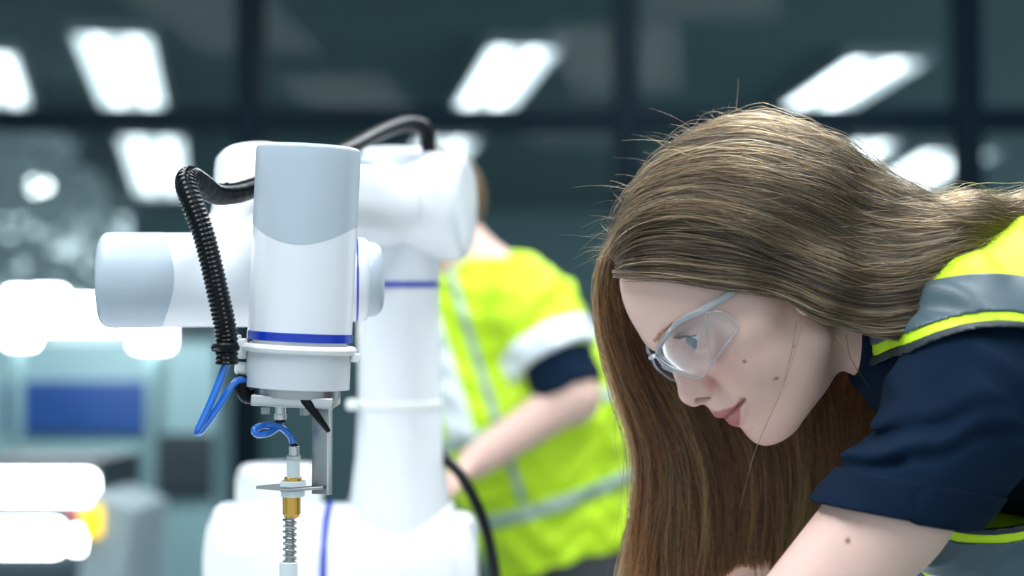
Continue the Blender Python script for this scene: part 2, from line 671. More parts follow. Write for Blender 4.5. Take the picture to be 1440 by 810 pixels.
# control cabinet with blue board
D = 5.1
q0, q1 = at(-30, 480, D), at(300, 610, D)
t = thing('control_cabinet', 'pale teal control cabinet with a wide blue board', 'cabinet', (float(q0[0] + q1[0]) / 2, D + 0.2, 0))
xc, wd = (q0[0] + q1[0]) / 2, q1[0] - q0[0]
top = q0[2]
MB().box((xc, D + 0.2, top / 2), (wd, 0.3, top), bev=0.01).build('body', mat('cabinet_paint', (0.20, 0.34, 0.37), 0.5, noise=0.08, nscale=4), t, smooth=False)
pxbox(MB(), 8, 536, 202, 610, D - 0.0, 0.05, 0.006).build('board', M_BLUE, t, smooth=False)
pxbox(MB(), 205, 610, 298, 700, D - 0.0, 0.05, 0.006).build('recess_panel', M_DARKM, t, smooth=False)
pxbox(MB(), 212, 500, 222, 600, D - 0.01, 0.05, 0.004).build('handle', M_MGREY, t, smooth=False)
pxbox(MB(), -20, 625, 196, 700, D - 0.0, 0.05, 0.006).build('door', mat('cabinet_door_paint', (0.20, 0.36, 0.39), 0.5, noise=0.06), t, smooth=False)
adopt(t)

# machine with two lit windows, stack light and slanted hood
D = 3.9
t = thing('inspection_machine', 'grey machine with two glaring lit slots and a slanted side hood', 'machine', (*at(60, 720, D)[:2], 0))
a, b = at(-70, 645, D), at(140, 800, D)
MB().box(((a[0] + b[0]) / 2, D + 0.24, a[2] / 2), (b[0] - a[0], 0.4, a[2]), bev=0.01).build('body', M_DARKM, t, smooth=False)
pxbox(MB(), -60, 664, 130, 708, D - 0.02, 0.06, 0.02).build('light_slot', M_LED, t)
pxbox(MB(), -60, 734, 84, 782, D - 0.02, 0.06, 0.02).build('light_slot', M_LED, t)
pxbox(MB(), 92, 744, 126, 778, D - 0.02, 0.06, 0.015).build('light_slot', M_LED, t)
pxbox(MB(), 112, 712, 140, 756, D - 0.10, 0.04, 0.008).build('indicator', M_YELLOW, t, label='yellow indicator lens')
pxbox(MB(), 92, 712, 109, 734, D - 0.10, 0.04, 0.006).build('indicator', M_RED, t, label='red indicator lens')
h0, h1, h2 = at(138, 690, D), at(196, 716, D), at(178, 900, D)
h3 = at(112, 900, D)
vs = []
for dy in (-0.05, 0.35):
    vs += [(h[0], D + dy, h[2]) for h in (h0, h1, h2, h3)]
MB().add(vs, [(3, 2, 1, 0), (4, 5, 6, 7), (0, 1, 5, 4), (1, 2, 6, 5), (2, 3, 7, 6), (3, 0, 4, 7)]).build('hood', M_MGREY, t, smooth=False)
pxbox(MB(), 100, 890, 190, 1500, D, 0.3).build('stand', M_MGREY, t, smooth=False)
adopt(t)

# pale tree with glinting leaves behind the glass
t = thing('leafy_tree', 'pale glinting leafy tree standing behind the glass', 'tree', (*at(40, 500, 8.0)[:2], 0))
q = at(40, 500, 8.0)
MB().tube([(q[0], q[1], 0), (q[0] + 0.03, q[1], 0.7), (q[0] - 0.02, q[1], 1.5)], [0.05, 0.04, 0.02], 10).build('trunk', mat('pale_bark', (0.35, 0.38, 0.36), 0.8, noise=0.2), t)
LV, LF = [], []
for i in range(380):
    while True:
        px, py = random.uniform(-60, 240), random.uniform(178, 420)
        if px < 95 + (py - 190) * 0.55:
            break
    c = at(px, py, 8.0 + random.uniform(-0.5, 0.5))
    u = Vector((random.gauss(0, 1), random.gauss(0, 1), random.gauss(0, 1))).normalized()
    v_ = u.orthogonal().normalized()
    n_ = u.cross(v_) * 0.006
    s_ = random.uniform(0.05, 0.10)
    c = Vector([float(k) for k in c])
    k = len(LV)
    LV += [c - u * s_, c + v_ * s_ * 0.4 + n_, c + u * s_, c - v_ * s_ * 0.4 + n_]
    LF.append((k, k + 1, k + 2, k + 3))
lv = obj('foliage', LV, LF, mat('pale_leaf', (0.75, 0.86, 0.88), 0.25, noise=0.2, nscale=4), t, False)
lv['kind'] = 'stuff'
adopt(t)
for i, (px, py, r_) in enumerate([(56, 262, 0.055), (-4, 205, 0.05)]):
    c = at(px, py, 9.3)
    g = thing('pendant_lamp', ['round glowing pendant lamp before the pale leaves', 'round glowing pendant lamp beside the transom and leaves', 'small round pendant lamp low in the pale leaves'][i], 'lamp', c, 'round lamps among the leaves')
    MB().lathe((c[0], c[1], c[2] - r_), (c[0], c[1], c[2] + r_), [(r_ * (1 - math.cos(a)), max(1e-7, r_ * math.sin(a))) for a in np.linspace(0, math.pi, 13)], 24).build('globe', M_GLOBE, g)
    MB().tube([(c[0], c[1], c[2] + r_ * 0.9), (c[0], c[1], CEIL)], 0.006, 8).build('cord', M_BLACK, g)
    adopt(g)


# ------------------------------------------------------------------ robot arm on its bench
def vec(p):
    return Vector([float(c) for c in p])


def shell(p0, p1, R, lo, hi, front, fil0=0.0, fil1=0.0, n=72, rows=8):
    """cylinder skin about p0->p1 between lo(theta) and hi(theta) (metres along the axis, theta=0 towards front);
    fil0 / fil1 round and close the ends"""
    p0, p1 = vec(p0), vec(p1)
    ax = (p1 - p0).normalized()
    f = vec(front)
    a = (f - ax * f.dot(ax)).normalized()
    b = ax.cross(a)
    rings = []

    def ring(tf, r):
        return [p0 + ax * tf(2 * math.pi * i / n) + (a * math.cos(2 * math.pi * i / n) + b * math.sin(2 * math.pi * i / n)) * r for i in range(n)]
    if fil0:
        for k in np.linspace(0, math.pi / 2, 7)[:-1]:
            rings.append(ring(lambda th, k=k: lo(th) + fil0 * (1 - math.sin(k)), R - fil0 + fil0 * math.sin(k)) if k > 0 else ring(lambda th: lo(th), R - fil0))
        rings = [ring(lambda th, k=k: lo(th) + fil0 * (1 - math.sin(k)), R - fil0 * (1 - math.cos(k))) for k in np.linspace(math.pi / 2, 0, 7)]
    for s_ in np.linspace(0, 1, rows):
        rings.append(ring(lambda th, s_=s_: (lo(th) + fil0) * (1 - s_) + (hi(th) - fil1) * s_, R))
    if fil1:
        for k in np.linspace(0, math.pi / 2, 7)[1:]:
            rings.append(ring(lambda th, k=k: hi(th) - fil1 * (1 - math.sin(k)), R - fil1 * (1 - math.cos(k))))
    vs = [q for r in rings for q in r]
    fs = []
    for j in range(len(rings) - 1):
        for i in range(n):
            i2 = (i + 1) % n
            fs.append((j * n + i, j * n + i2, (j + 1) * n + i2, (j + 1) * n + i))
    fs.append(tuple(range(n - 1, -1, -1)))
    m = len(rings) - 1
    fs.append(tuple(m * n + i for i in range(n)))
    return MB().add(vs, fs)


def const(v):
    return lambda th: v


def axis_len(p0, p1, q):
    a = vec(p1) - vec(p0)
    return (vec(q) - vec(p0)).dot(a.normalized())


BENCH_Z = 0.90
DC = 1.95
base_c = at(565, 800, DC)
robot = thing('robot_arm', 'white collaborative robot arm with grey caps, blue rings and vacuum tool', 'robot arm', (base_c[0], base_c[1], BENCH_Z))
TOCAM = (0, -1, 0)

# --- wrist (upright cylinder that carries the tool)
W0, W1 = at(420.5, 500, 1.38), at(434.5, 206, 1.38)
WL = (vec(W1) - vec(W0)).length
RW = 0.0412
mpp = WL / 294.3                                  # metres per pixel along the wrist
sad = lambda th: (500 - 345) * mpp + 0.0168 * math.sin(th) ** 2
wrist = shell(W0, W1, RW, const(21 * mpp), lambda th: sad(th), TOCAM).build('wrist_housing', M_WHITE, robot)
shell(W0, W1, RW + 0.0003, lambda th: sad(th), const(294 * mpp), TOCAM, fil1=0.004).build('wrist_cap', M_CAP, robot, label='pale grey cylinder cap')
shell(W0, W1, RW + 0.0006, const(21 * mpp), const(33 * mpp), TOCAM).build('blue_ring', M_RING, robot)
# tool flange
F0, F1 = at(418, 573, 1.38), at(420.8, 498, 1.38)
shell(W0, W1, RW + 0.0000, const(-45 * mpp), const(14 * mpp), TOCAM).build('tool_flange', M_FLANGE, robot)
shell(W0, W1, RW - 0.0035, const(12 * mpp), const(23 * mpp), TOCAM).build('flange_neck', M_NYLON, robot)
axw = (vec(W1) - vec(W0)).normalized()
lx = axw.cross(Vector((0, 1, 0))).normalized() * -1
if lx.x < 0:
    lx = -lx
ly = axw.cross(lx).normalized()
Rw = Matrix((lx, ly, axw)).transposed()


def wp(px, py, d=1.38):
    return vec(at(px, py, d))


shell(W0, W1, RW - 0.007, const(-58 * mpp), const(-44 * mpp), TOCAM).build('adapter_plate', M_STEEL, robot, label='round steel adapter plate')
MB().box(wp(417, 562), (0.064, 0.06, 0.0085), Rw, bev=0.001).build('mount_plate', M_ALU, robot, label='square aluminium mounting plate')
# cable tie round the flange
ring = [vec(W0) + axw * (10 * mpp) + (lx * math.cos(t_) + ly * math.sin(t_)) * (RW + 0.001) for t_ in np.linspace(0, 2 * math.pi, 72, endpoint=False)]
tie = MB().tube(ring, 0.0034, 8, closed=True).build('cable_tie', M_NYLON, robot)
MB().box(wp(500, 503, 1.38), (0.007, 0.008, 0.007), Rw, bev=0.001).build('tie_head', M_NYLON, tie)
# hose clip block
clip = MB().box(wp(338, 490, 1.375), (0.013, 0.018, 0.016), Rw, bev=0.002).build('hose_clip', M_NYLON, robot, label='white nylon hose clip')
MB().box(wp(340, 518, 1.375), (0.011, 0.012, 0.010), Rw, bev=0.003).build('screw', M_NYLON, clip)
MB().box(wp(333, 476, 1.372), (0.006, 0.010, 0.006), Rw, bev=0.001).build('screw', M_NYLON, clip)
# elbow fitting for blue tube
MB().tube(spline([wp(343, 528, 1.37), wp(340, 545, 1.37), wp(347, 558, 1.372), wp(358, 556, 1.375)], 14), 0.0056, 14).build('elbow_fitting', M_BLACK, robot)
MB().tube([wp(346, 560, 1.371), wp(360, 556, 1.375)], 0.0042, 12).build('elbow_collar', M_ALU, robot)
# black tie round conduit end
MB().tube([wp(317 + 16 * math.cos(a), 489 + 3 * math.sin(a), 1.345 + 0.011 * math.sin(a)) for a in np.linspace(0, 2 * math.pi, 24, endpoint=False)], 0.0026, 8, closed=True).build('conduit_tie', M_BLACK, robot)
MB().box(wp(304, 489, 1.345), (0.006, 0.006, 0.006), Rw, bev=0.001).build('tie_head', M_BLACK, robot)

# --- corrugated conduit: from wrist over the top, behind the wrist and on to the elbow
HP = [(319, 512, 1.345), (318, 470, 1.344), (306, 410, 1.338), (288, 335, 1.335), (270, 285, 1.337), (262, 258, 1.345), (268, 249, 1.36), (283, 258, 1.385),
      (302, 272, 1.42), (330, 272, 1.46), (356, 264, 1.50), (420, 240, 1.58), (484, 212, 1.68), (530, 188, 1.78), (568, 174, 1.85), (592, 177, 1.88), (601, 192, 1.89), (603, 214, 1.89)]
raw = spline([at(*q) for q in HP], 1100)
seg = np.r_[0, np.cumsum(np.linalg.norm(np.diff(raw, axis=0), axis=1))]
rad = 0.0085 + 0.00055 * np.sign(np.sin(seg / 0.0036 * 2 * math.pi)) * np.abs(np.sin(seg / 0.0036 * 2 * math.pi)) ** 0.5
nfront = int(np.searchsorted(seg, 0.34))
MB().tube(raw[:nfront], rad[:nfront], 20).build('corrugated_conduit', M_HOSE, robot, sharp=180, label='black ribbed cable conduit')
MB().tube(raw[nfront - 2::3], 0.0082, 16).build('conduit_run', M_BLACK, robot, label='smooth black cable sleeve')
MB().box(wp(320, 264, 1.445), (0.004, 0.01, 0.008), bev=0.001).build('tie_head', M_BLACK, robot)

# --- second wrist: lying cylinder behind, grey cap, right end with blue ring
H0, H1 = at(139, 394, 1.47), at(541, 393, 1.50)
HL = (vec(H1) - vec(H0)).length
hm = HL / 402
RH = 0.0405
hs = lambda th: (88 + 0) * hm + 0.0125 * math.cos(th) ** 2
shell(H0, H1, RH + 0.0003, const(0.0), hs, TOCAM, fil0=0.010).build('joint_cap', M_CAP, robot, label='pale grey cap of the lying joint')
shell(H0, H1, RH, hs, const(352 * hm), TOCAM).build('joint_housing', M_WHITE, robot)
E0 = vec(H0) + (vec(H1) - vec(H0)).normalized() * (352 * hm)
shell(E0, H1, RH - 0.004, const(0), const(28 * hm), TOCAM, fil1=0.008).build('joint_disc', M_WHITE, robot)
shell(E0, H1, RH - 0.0038, const(8 * hm), const(11 * hm), TOCAM).build('blue_ring', M_RING, robot)
shell(E0, H1, RH - 0.008, const(20 * hm), const(48 * hm), TOCAM, fil1=0.012).build('end_cap', M_CAP, robot)
# flare rising from the lying joint up to the first wrist joint behind
U0, U1 = at(366, 392, 1.56), at(366, 214, 1.60)
prof = [(0, 0.055), (0.030, 0.053), (0.045, 0.050), (0.058, 0.0455), (0.075, 0.0428), (0.105, 0.0420), (0.114, 0.0408), (0.1185, 0.037), (0.1205, 0.030), (0.121, 0.0)]
MB().lathe(U0, U1, prof, 64).build('upper_joint', M_WHITE, robot)
g0, g1 = at(420, 392, 1.50), at(300, 385, 1.50)
MB().tube(spline([at(345, 392, 1.49), at(350, 375, 1.52), at(362, 340, 1.57), at(366, 300, 1.59)], 12), [0.040, 0.043, 0.047, 0.05, 0.053, 0.054, 0.053, 0.05, 0.047, 0.045, 0.044, 0.043], 40).build('joint_saddle', M_WHITE, robot)
# forearm to the elbow on the column
MB().tube([at(370, 262, 1.60), at(560, 292, DC)], [0.040, 0.046], 48).build('forearm', M_WHITE, robot)

# --- column and elbow
c_ = 1 / (FPX / DC)
K0, K1 = at(562, 760, DC), at(561, 400, DC)
prof = [(0, 0.0615), (12 * c_, 0.061), (60 * c_, 0.055), (120 * c_, 0.0495), (190 * c_, 0.0468), (300 * c_, 0.0455), (352 * c_, 0.0452)]
MB().lathe(K0, K1, prof, 72).build('column', M_WHITE, robot)
J0, J1 = at(561, 407, DC), at(563, 209, DC)
shell(J0, J1, 0.0458, const(0), const(198 * c_), TOCAM, fil1=0.012).build('elbow_housing', mat('robot_white_shaded', (0.70, 0.73, 0.80), 0.3, noise=0.02), robot)  # white shell too; its lavender shade is put into the colour
for y_, r_, m_ in ((400, 0.0461, M_RING), (752, 0.0618, M_RING)):
    a, b = at(561.5, y_ + 4, DC), at(561.5, y_ - 4, DC)
    shell(a, b, r_, const(0), const(8 * c_), TOCAM).build('blue_ring', m_, robot)
a, b = at(545, 569, DC), at(545, 560, DC)
tie2 = shell(at(561, 573, DC), at(561, 562, DC), 0.0490, const(0), const(11 * c_), TOCAM, fil0=0.002, fil1=0.002).build('cable_tie', M_NYLON, robot)
MB().box(vec(at(496, 569, DC - 0.03)), (0.014, 0.012, 0.012), bev=0.003).build('tie_head', M_NYLON, tie2)
X0, X1 = vec(at(556, 291, DC)), vec(at(658, 291, DC - 0.016))
el = (X1 - X0).length
RE = 0.060
shell(X0, X1, RE - 0.0012, const(-0.035), lambda th: 0.026 + 0.028 * math.sin(th), TOCAM).build('elbow_barrel', M_WHITE, robot)
shell(X0, X1, RE, lambda th: 0.026 + 0.028 * math.sin(th), const(el), TOCAM, fil1=0.013).build('elbow_cap', M_WHITE, robot)

# --- shoulder: lying joint under the column, housing behind, pedestal
S0, S1 = at(298, 806, DC), at(676, 806, DC)
sl = (vec(S1) - vec(S0)).length
sm = sl / 378
shell(S0, S1, 0.080, const(0), const(140 * sm), TOCAM, fil0=0.020).build('shoulder_cap', M_WHITE, robot)
shell(S0, S1, 0.079, const(138 * sm), const(160 * sm), TOCAM).build('shoulder_neck', M_WHITE, robot)
shell(S0, S1, 0.0805, const(163 * sm), const(171 * sm), TOCAM).build('blue_ring', M_RING, robot)
shell(S0, S1, 0.079, const(158 * sm), const(340 * sm), TOCAM).build('shoulder_barrel', M_WHITE, robot)
shell(S0, S1, 0.0700, const(330 * sm), const(374 * sm), TOCAM, fil1=0.02).build('shoulder_end', M_WHITE, robot)
MB().lathe(at(562, 790, DC), at(562, 748, DC), [(0, 0.078), (0.012, 0.073), (0.024, 0.0655), (0.031, 0.062)], 72).build('shoulder_socket', M_WHITE, robot)
B0 = at(392, 860, 2.2)
shell((B0[0], B0[1], BENCH_Z + 0.0), (B0[0], B0[1], 2), 0.054, const(0), const(at(392, 652, 2.2)[2] - BENCH_Z), TOCAM, fil1=0.018).build('rear_housing', M_WHITE, robot)
MB().lathe((base_c[0], base_c[1], BENCH_Z), (base_c[0], base_c[1], 2), [(0, 0.095), (0.015, 0.095), (0.018, 0.078), (0.20, 0.074)], 64).build('pedestal', M_WHITE, robot)
# hanging cable beside the column
cb = spline([at(606, 480, 1.99), at(607, 560, 1.985), at(618, 632, 1.96), at(648, 668, 1.93), at(676, 722, 1.92), at(692, 780, 1.93), at(702, 850, 1.95), at(712, 960, 1.99)], 60)
MB().tube(cb, 0.0062, 12).build('hanging_cable', M_BLACK, robot)

# --- vacuum tool under the flange
MB().lathe(wp(394, 590), wp(394, 572), [(0, 0.0052), (0.004, 0.0052), (0.0045, 0.0046), (0.011, 0.0046)], 24).build('tool_port', M_ALU, robot)
MB().lathe(wp(394, 594), wp(394, 588), [(0, 0.0042), (0.0035, 0.0042)], 20).build('port_collar', M_BLACK, robot)
MB().lathe(wp(373, 582), wp(373, 573), [(0, 0.0036), (0.005, 0.0036)], 6).build('bolt', M_STEEL, robot)
MB().lathe(wp(428, 584), wp(428, 573), [(0, 0.0040), (0.006, 0.0040)], 6).build('bolt', M_STEEL, robot)
# bracket: L-shaped plate
rb = Matrix.Rotation(math.radians(-26), 3, 'Z')
br = MB()
br.box(wp(452, 633), (0.0165, 0.0024, 0.070), rb, bev=0.0006)
br.build('bracket', M_STEEL, robot)
MB().box(wp(463.5, 633, 1.372), (0.0018, 0.011, 0.070), Matrix.Rotation(math.radians(-10), 3, 'Z'), bev=0.0005).build('bracket_lip', M_ALU, robot)
MB().box(wp(424, 687), (0.034, 0.022, 0.0024), Matrix.Rotation(math.radians(-3), 3, 'Y') @ Matrix.Rotation(0.15, 3, 'Z'), bev=0.0006).build('bracket_foot', M_STEEL, robot)
fin = [(-0.0125, -0.0012), (0.012, -0.003), (0.012, 0.003), (-0.0125, 0.0010)]
fc = wp(383, 685)
vs = [(fc.x + x_, fc.y + dy, fc.z + z_) for dy in (-0.004, 0.004) for x_, z_ in fin]
MB().add(vs, [(3, 2, 1, 0), (4, 5, 6, 7), (0, 1, 5, 4), (1, 2, 6, 5), (2, 3, 7, 6), (3, 0, 4, 7)]).build('locating_tab', M_STEEL, robot, smooth=False)
# black cable tie over the bracket
MB().tube(spline([wp(424, 556, 1.36), wp(432, 566, 1.352), wp(448, 588, 1.354), wp(462, 606, 1.362)], 16), [0.0050, 0.0054, 0.0054, 0.0050, 0.0044, 0.0040, 0.0038, 0.0036, 0.0034, 0.0032, 0.0030, 0.0028, 0.0026, 0.0024, 0.0022, 0.0018], 10).build('strap', M_BLACK, robot)
# suction stem from top to bottom


def stem(name, x, y0, y1, r, m, n=28, lab=None, parent=robot):
    a, b = wp(x, y1), wp(x, y0)
    L = (b - a).length
    c = min(0.0006, L * 0.2)
    return MB().lathe(a, b, [(0, r - c), (c, r), (L - c, r), (L, r - c)], n).build(name, m, parent, label=lab)


stem('push_fitting', 413.5, 627, 642, 0.0042, M_ALU)
stem('fitting_collar', 413.5, 623, 629, 0.0032, M_BLACK)
stem('fitting_nut', 413, 640, 648, 0.0060, M_ALU, 6)
stem('fitting_body', 412.5, 646, 673, 0.0058, M_CLEARNUT, 6)
stem('brass_washer', 412, 671, 677, 0.0070, M_BRASS)
stem('lock_nut', 412, 676, 684, 0.0112, M_CLEARNUT, 6)
stem('lock_nut', 412, 689, 698, 0.0104, M_CLEARNUT, 6)
stem('brass_barrel', 410, 697, 724, 0.0072, M_BRASS)
stem('barrel_rim', 410, 722, 727, 0.0064, M_BRASS)
stem('plunger_rod', 407.5, 724, 845, 0.0036, M_STEEL)
sp = [wp(407.5 + 8.2 * math.cos(a), 727 + a * 1.32 + 0.4 * math.sin(a), 1.38 + 0.0048 * math.sin(a)) for a in np.arange(0, 2 * math.pi * 7.6, 0.3)]
MB().tube(sp, 0.00115, 8).build('spring', M_STEEL, robot)
stem('lower_sleeve', 406, 790, 850, 0.0072, M_CLEARNUT)
stem('suction_cup', 405, 848, 872, 0.013, M_BLACK)
# blue air tubes
MB().tube(spline([wp(319, 508, 1.348), wp(312, 528, 1.346), wp(297, 565, 1.342), wp(281, 600, 1.34), wp(277, 608, 1.341), wp(284, 604, 1.343), wp(304, 577, 1.348), wp(322, 548, 1.355), wp(333, 536, 1.36), wp(344, 534, 1.368)], 70), 0.0029, 14).build('air_tube', M_TUBE, robot, label='translucent blue air tube bent in a narrow loop')
MB().tube(spline([wp(394, 590), wp(392, 599, 1.377), wp(378, 609, 1.366), wp(362, 611, 1.358), wp(358, 604, 1.357), wp(372, 598, 1.366), wp(394, 601, 1.375), wp(408, 613, 1.379), wp(413.5, 628)], 70), 0.0027, 14).build('air_tube', M_TUBE, robot, label='translucent blue air tube curled above the suction stem')
adopt(robot)
for c in robot.children:
    pass

# workbench under the robot (its top lies just below the frame)
M_TOP = mat('bench_top_white', (0.78, 0.80, 0.82), 0.35, noise=0.03)
bench = thing('workbench', 'white topped metal workbench under the robot arm', 'workbench', (-0.3, 1.75, 0))
MB().box((-0.30, 1.85, BENCH_Z - 0.02), (1.5, 1.1, 0.04), bev=0.004).build('bench_top', M_TOP, bench, smooth=False)
for sx in (-1, 1):
    for sy in (-1, 1):
        MB().box((-0.30 + sx * 0.68, 1.85 + sy * 0.48, (BENCH_Z - 0.04) / 2), (0.06, 0.06, BENCH_Z - 0.04), bev=0.004).build('leg', M_MGREY, bench, smooth=False)
adopt(bench)


# ------------------------------------------------------------------ people
def frame(P, Y, R):
    """rows: forward, left, up of a head pitched down P, yawed Y towards -y, rolled R"""
    f = np.array([-math.cos(P) * math.cos(Y), -math.cos(P) * math.sin(Y), -math.sin(P)])
    l = np.array([math.sin(Y), -math.cos(Y), 0])
    u = np.cross(f, l)
    return np.stack([f, math.cos(R) * l + math.sin(R) * u, -math.sin(R) * l + math.cos(R) * u])


EYE = (0.0728, 0.0315, 0.0212)


def lid_curves(L):
    t = np.clip((L - 0.0150) / 0.0300, -0.2, 1.2)
    h = 4 * t * (1 - t)
    up = 0.0190 + 0.0030 * t + 0.0086 * h
    low = 0.0190 + 0.0030 * t - 0.0064 * h
    return up, low


def upper_lip(l):
    return (0.1005 - 29 * l * l - 0.0006 * math.exp(-(l / 0.003) ** 2), l, -0.0418 - 0.0045 * (l / 0.0245) ** 2 + 0.0012 * math.exp(-((l - 0.006) / 0.004) ** 2))


def lower_lip(l):
    return (0.0945 - 20 * l * l, l, -0.0545 + 0.0085 * (l / 0.0245) ** 2)


def head_sdf(q):
    """skin of a head in its own frame: x forward, y left, z up, origin between the ear canals"""
    m = q.copy()
    m[:, 1] = np.abs(m[:, 1])
    d = ell(q, (-0.008, 0, 0.042), (0.093, 0.074, 0.086))
    d = smin(d, ell(q, (0.0355, 0, 0.043), (0.0660, 0.061, 0.074)), 0.02)
    d = smin(d, ell(q, (0.0385, 0, -0.012), (0.049, 0.056, 0.054)), 0.02)
    d = smin(d, ell(q, (0.034, 0, -0.060), (0.050, 0.040, 0.034)), 0.02)
    d = smin(d, cone(m, (0.010, 0.049, -0.046), (0.068, 0.014, -0.081), 0.016, 0.0125), 0.022)
    d = smin(d, ell(m, (0.0520, 0.034, -0.020), (0.0290, 0.0225, 0.034)), 0.018)
    d = smin(d, ell(m, (0.040, 0.053, 0.001), (0.021, 0.012, 0.013)), 0.016)
    d = smin(d, ell(q, (0.0675, 0, -0.044), (0.0330, 0.0285, 0.028)), 0.014)
    d = smin(d, ell(q, (0.0790, 0, -0.0775), (0.0178, 0.020, 0.0170)), 0.014)
    # brow ridge and eye sockets
    d = smin(d, poly(m, [(0.090, 0.006, 0.041), (0.082, 0.026, 0.0425), (0.062, 0.045, 0.039)], [0.0095, 0.0092, 0.008]), 0.012)
    d = smax(d, -ell(m, (0.0955, 0.0315, 0.0215), (0.0190, 0.0190, 0.0125)), 0.012)
    d = smax(d, -ell(m, (0.0900, 0.0490, 0.0200), (0.0200, 0.0150, 0.0125)), 0.012)
    d = smax(d, -ell(m, (0.1010, 0.0185, 0.0200), (0.0125, 0.0075, 0.0120)), 0.008)
    # lids
    c = m - V(*EYE)
    r = np.linalg.norm(c, axis=1)
    d = smin(d, r - 0.0137, 0.0045)
    up, low = lid_curves(m[:, 1])
    op = np.maximum(m[:, 2] - up, low - m[:, 2]) * 0.8
    fm = 0.0815 - (m[:, 1] - 0.0150) * 0.34
    op = np.maximum(op, np.maximum(m[:, 1] - 0.0435, 0.0160 - m[:, 1]))
    carve = np.maximum(np.maximum(op, 0.0122 - r), fm - m[:, 0])
    d = smax(d, -carve, 0.0008)
    # nose
    d = smin(d, poly(q, [(0.0875, 0, 0.034), (0.0915, 0, 0.020), (0.0998, 0, 0.004), (0.1055, 0, -0.0115)], [0.0080, 0.0066, 0.0070, 0.0085]), 0.009)
    d = smin(d, ell(q, (0.0875, 0, -0.006), (0.0165, 0.0140, 0.0230)), 0.010)
    d = smin(d, sph(q, (0.1056, 0, -0.0128), 0.0104), 0.006)
    d = smin(d, ell(m, (0.0965, 0.0108, -0.0172), (0.0110, 0.0064, 0.0080)), 0.0045)
    d = smin(d, cone(q, (0.1090, 0, -0.0195), (0.0985, 0, -0.0265), 0.0042, 0.0042), 0.004)
    d = smax(d, -ell(m, (0.1030, 0.0088, -0.0218), (0.0076, 0.0044, 0.0062)), 0.0015)
    d = smax(d, -poly(m, [(0.0955, 0.0185, -0.0060), (0.0925, 0.0195, -0.0140), (0.0915, 0.0185, -0.0235)], [0.0012, 0.0026, 0.0022]), 0.0045)
    d = smin(d, ell(q, (0.0905, 0, -0.0340), (0.0130, 0.0170, 0.0085)), 0.008)
    # lips
    ls = np.linspace(0, 0.0240, 9)
    d = smin(d, poly(m, [upper_lip(l) for l in ls], [0.0052 * (1 - 0.75 * (l / 0.0245) ** 1.6) for l in ls]), 0.0045)
    d = smin(d, poly(m, [lower_lip(l) for l in ls], [0.0064 * (1 - 0.72 * (l / 0.0245) ** 1.6) for l in ls]), 0.0045)
    mouth = [(0.1040 - 31 * l * l, l, -0.0478 + 0.0030 * (l / 0.0245) ** 2) for l in np.linspace(0, 0.0255, 9)]
    d = smax(d, -poly(m, mouth, [0.0014] * 9), 0.0030)
    d = smax(d, -sph(m, (0.0845, 0.0270, -0.0455), 0.0012), 0.006)
    d = smax(d, -cone(q, (0.1085, 0, -0.0285), (0.1095, 0, -0.0370), 0.0014, 0.0020), 0.004)
    # ear
    e = ell(m, (-0.006, 0.0745, 0.004), (0.0165, 0.0070, 0.0300))
    e = smin(e, ell(m, (0.0015, 0.0725, -0.0195), (0.0085, 0.0050, 0.0095)), 0.006)
    e = smax(e, -ell(m, (-0.001, 0.0830, 0.003), (0.0095, 0.0080, 0.0180)), 0.005)
    d = smin(d, e, 0.006)
    return d


def gauss(q, c, s):
    return np.exp(-(((q - V(*c)) / (V(*s) if hasattr(s, '__len__') else s)) ** 2).sum(1))


SKIN = np.array([0.72, 0.475, 0.405])


def head_color(q, moles=(), lip=(0.44, 0.135, 0.155)):
    m = q.copy()
    m[:, 1] = np.abs(m[:, 1])
    c = np.tile(SKIN, (len(q), 1))

    def mix(w, col):
        nonlocal c
        w = np.clip(w, 0, 1)[:, None]
        c = c * (1 - w) + np.array(col) * w
    mix(0.50 * gauss(m, (0.070, 0.040, -0.012), (0.03, 0.02, 0.016)), (0.62, 0.30, 0.27))
    mix(0.60 * gauss(m, (0.0905, 0.0175, -0.0165), (0.005, 0.004, 0.008)), (0.50, 0.14, 0.10))
    mix(0.35 * gauss(m, (0.108, 0, -0.014), 0.010), (0.62, 0.34, 0.30))
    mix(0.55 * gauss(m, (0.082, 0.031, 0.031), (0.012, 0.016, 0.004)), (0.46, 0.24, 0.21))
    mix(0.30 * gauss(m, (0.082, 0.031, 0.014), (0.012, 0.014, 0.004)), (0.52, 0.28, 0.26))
    mix(1.0 * gauss(m, (0.1025, 0.0086, -0.0212), (0.0062, 0.0036, 0.0042)), (0.10, 0.025, 0.02))  # dark of the nostril hollow put into the skin colour
    # lips
    l = np.minimum(m[:, 1], 0.0245)
    t = l / 0.0245
    top = -0.0372 + 0.0012 * np.exp(-((l - 0.005) / 0.004) ** 2) - 0.0012 * np.exp(-(l / 0.002) ** 2) - 0.0080 * t ** 2.2
    bot = -0.0605 + 0.0145 * t ** 2.2
    inside = np.minimum(np.minimum(top - q[:, 2], q[:, 2] - bot), (0.0255 - m[:, 1]))
    w = np.clip(inside / 0.0014 + 0.5, 0, 1) * (q[:, 0] > 0.078)
    mix(w * 0.92, lip)
    ml = -0.0478 + 0.0030 * t ** 2
    mix(0.75 * np.exp(-((q[:, 2] - ml) / 0.0012) ** 2) * (m[:, 1] < 0.0262) * (q[:, 0] > 0.078), (0.10, 0.02, 0.03))
    for (p_, r_, s_) in moles:
        mix(s_ * np.exp(-(np.linalg.norm(q - V(*p_), axis=1) / r_) ** 4), (0.20, 0.07, 0.05))
    return c


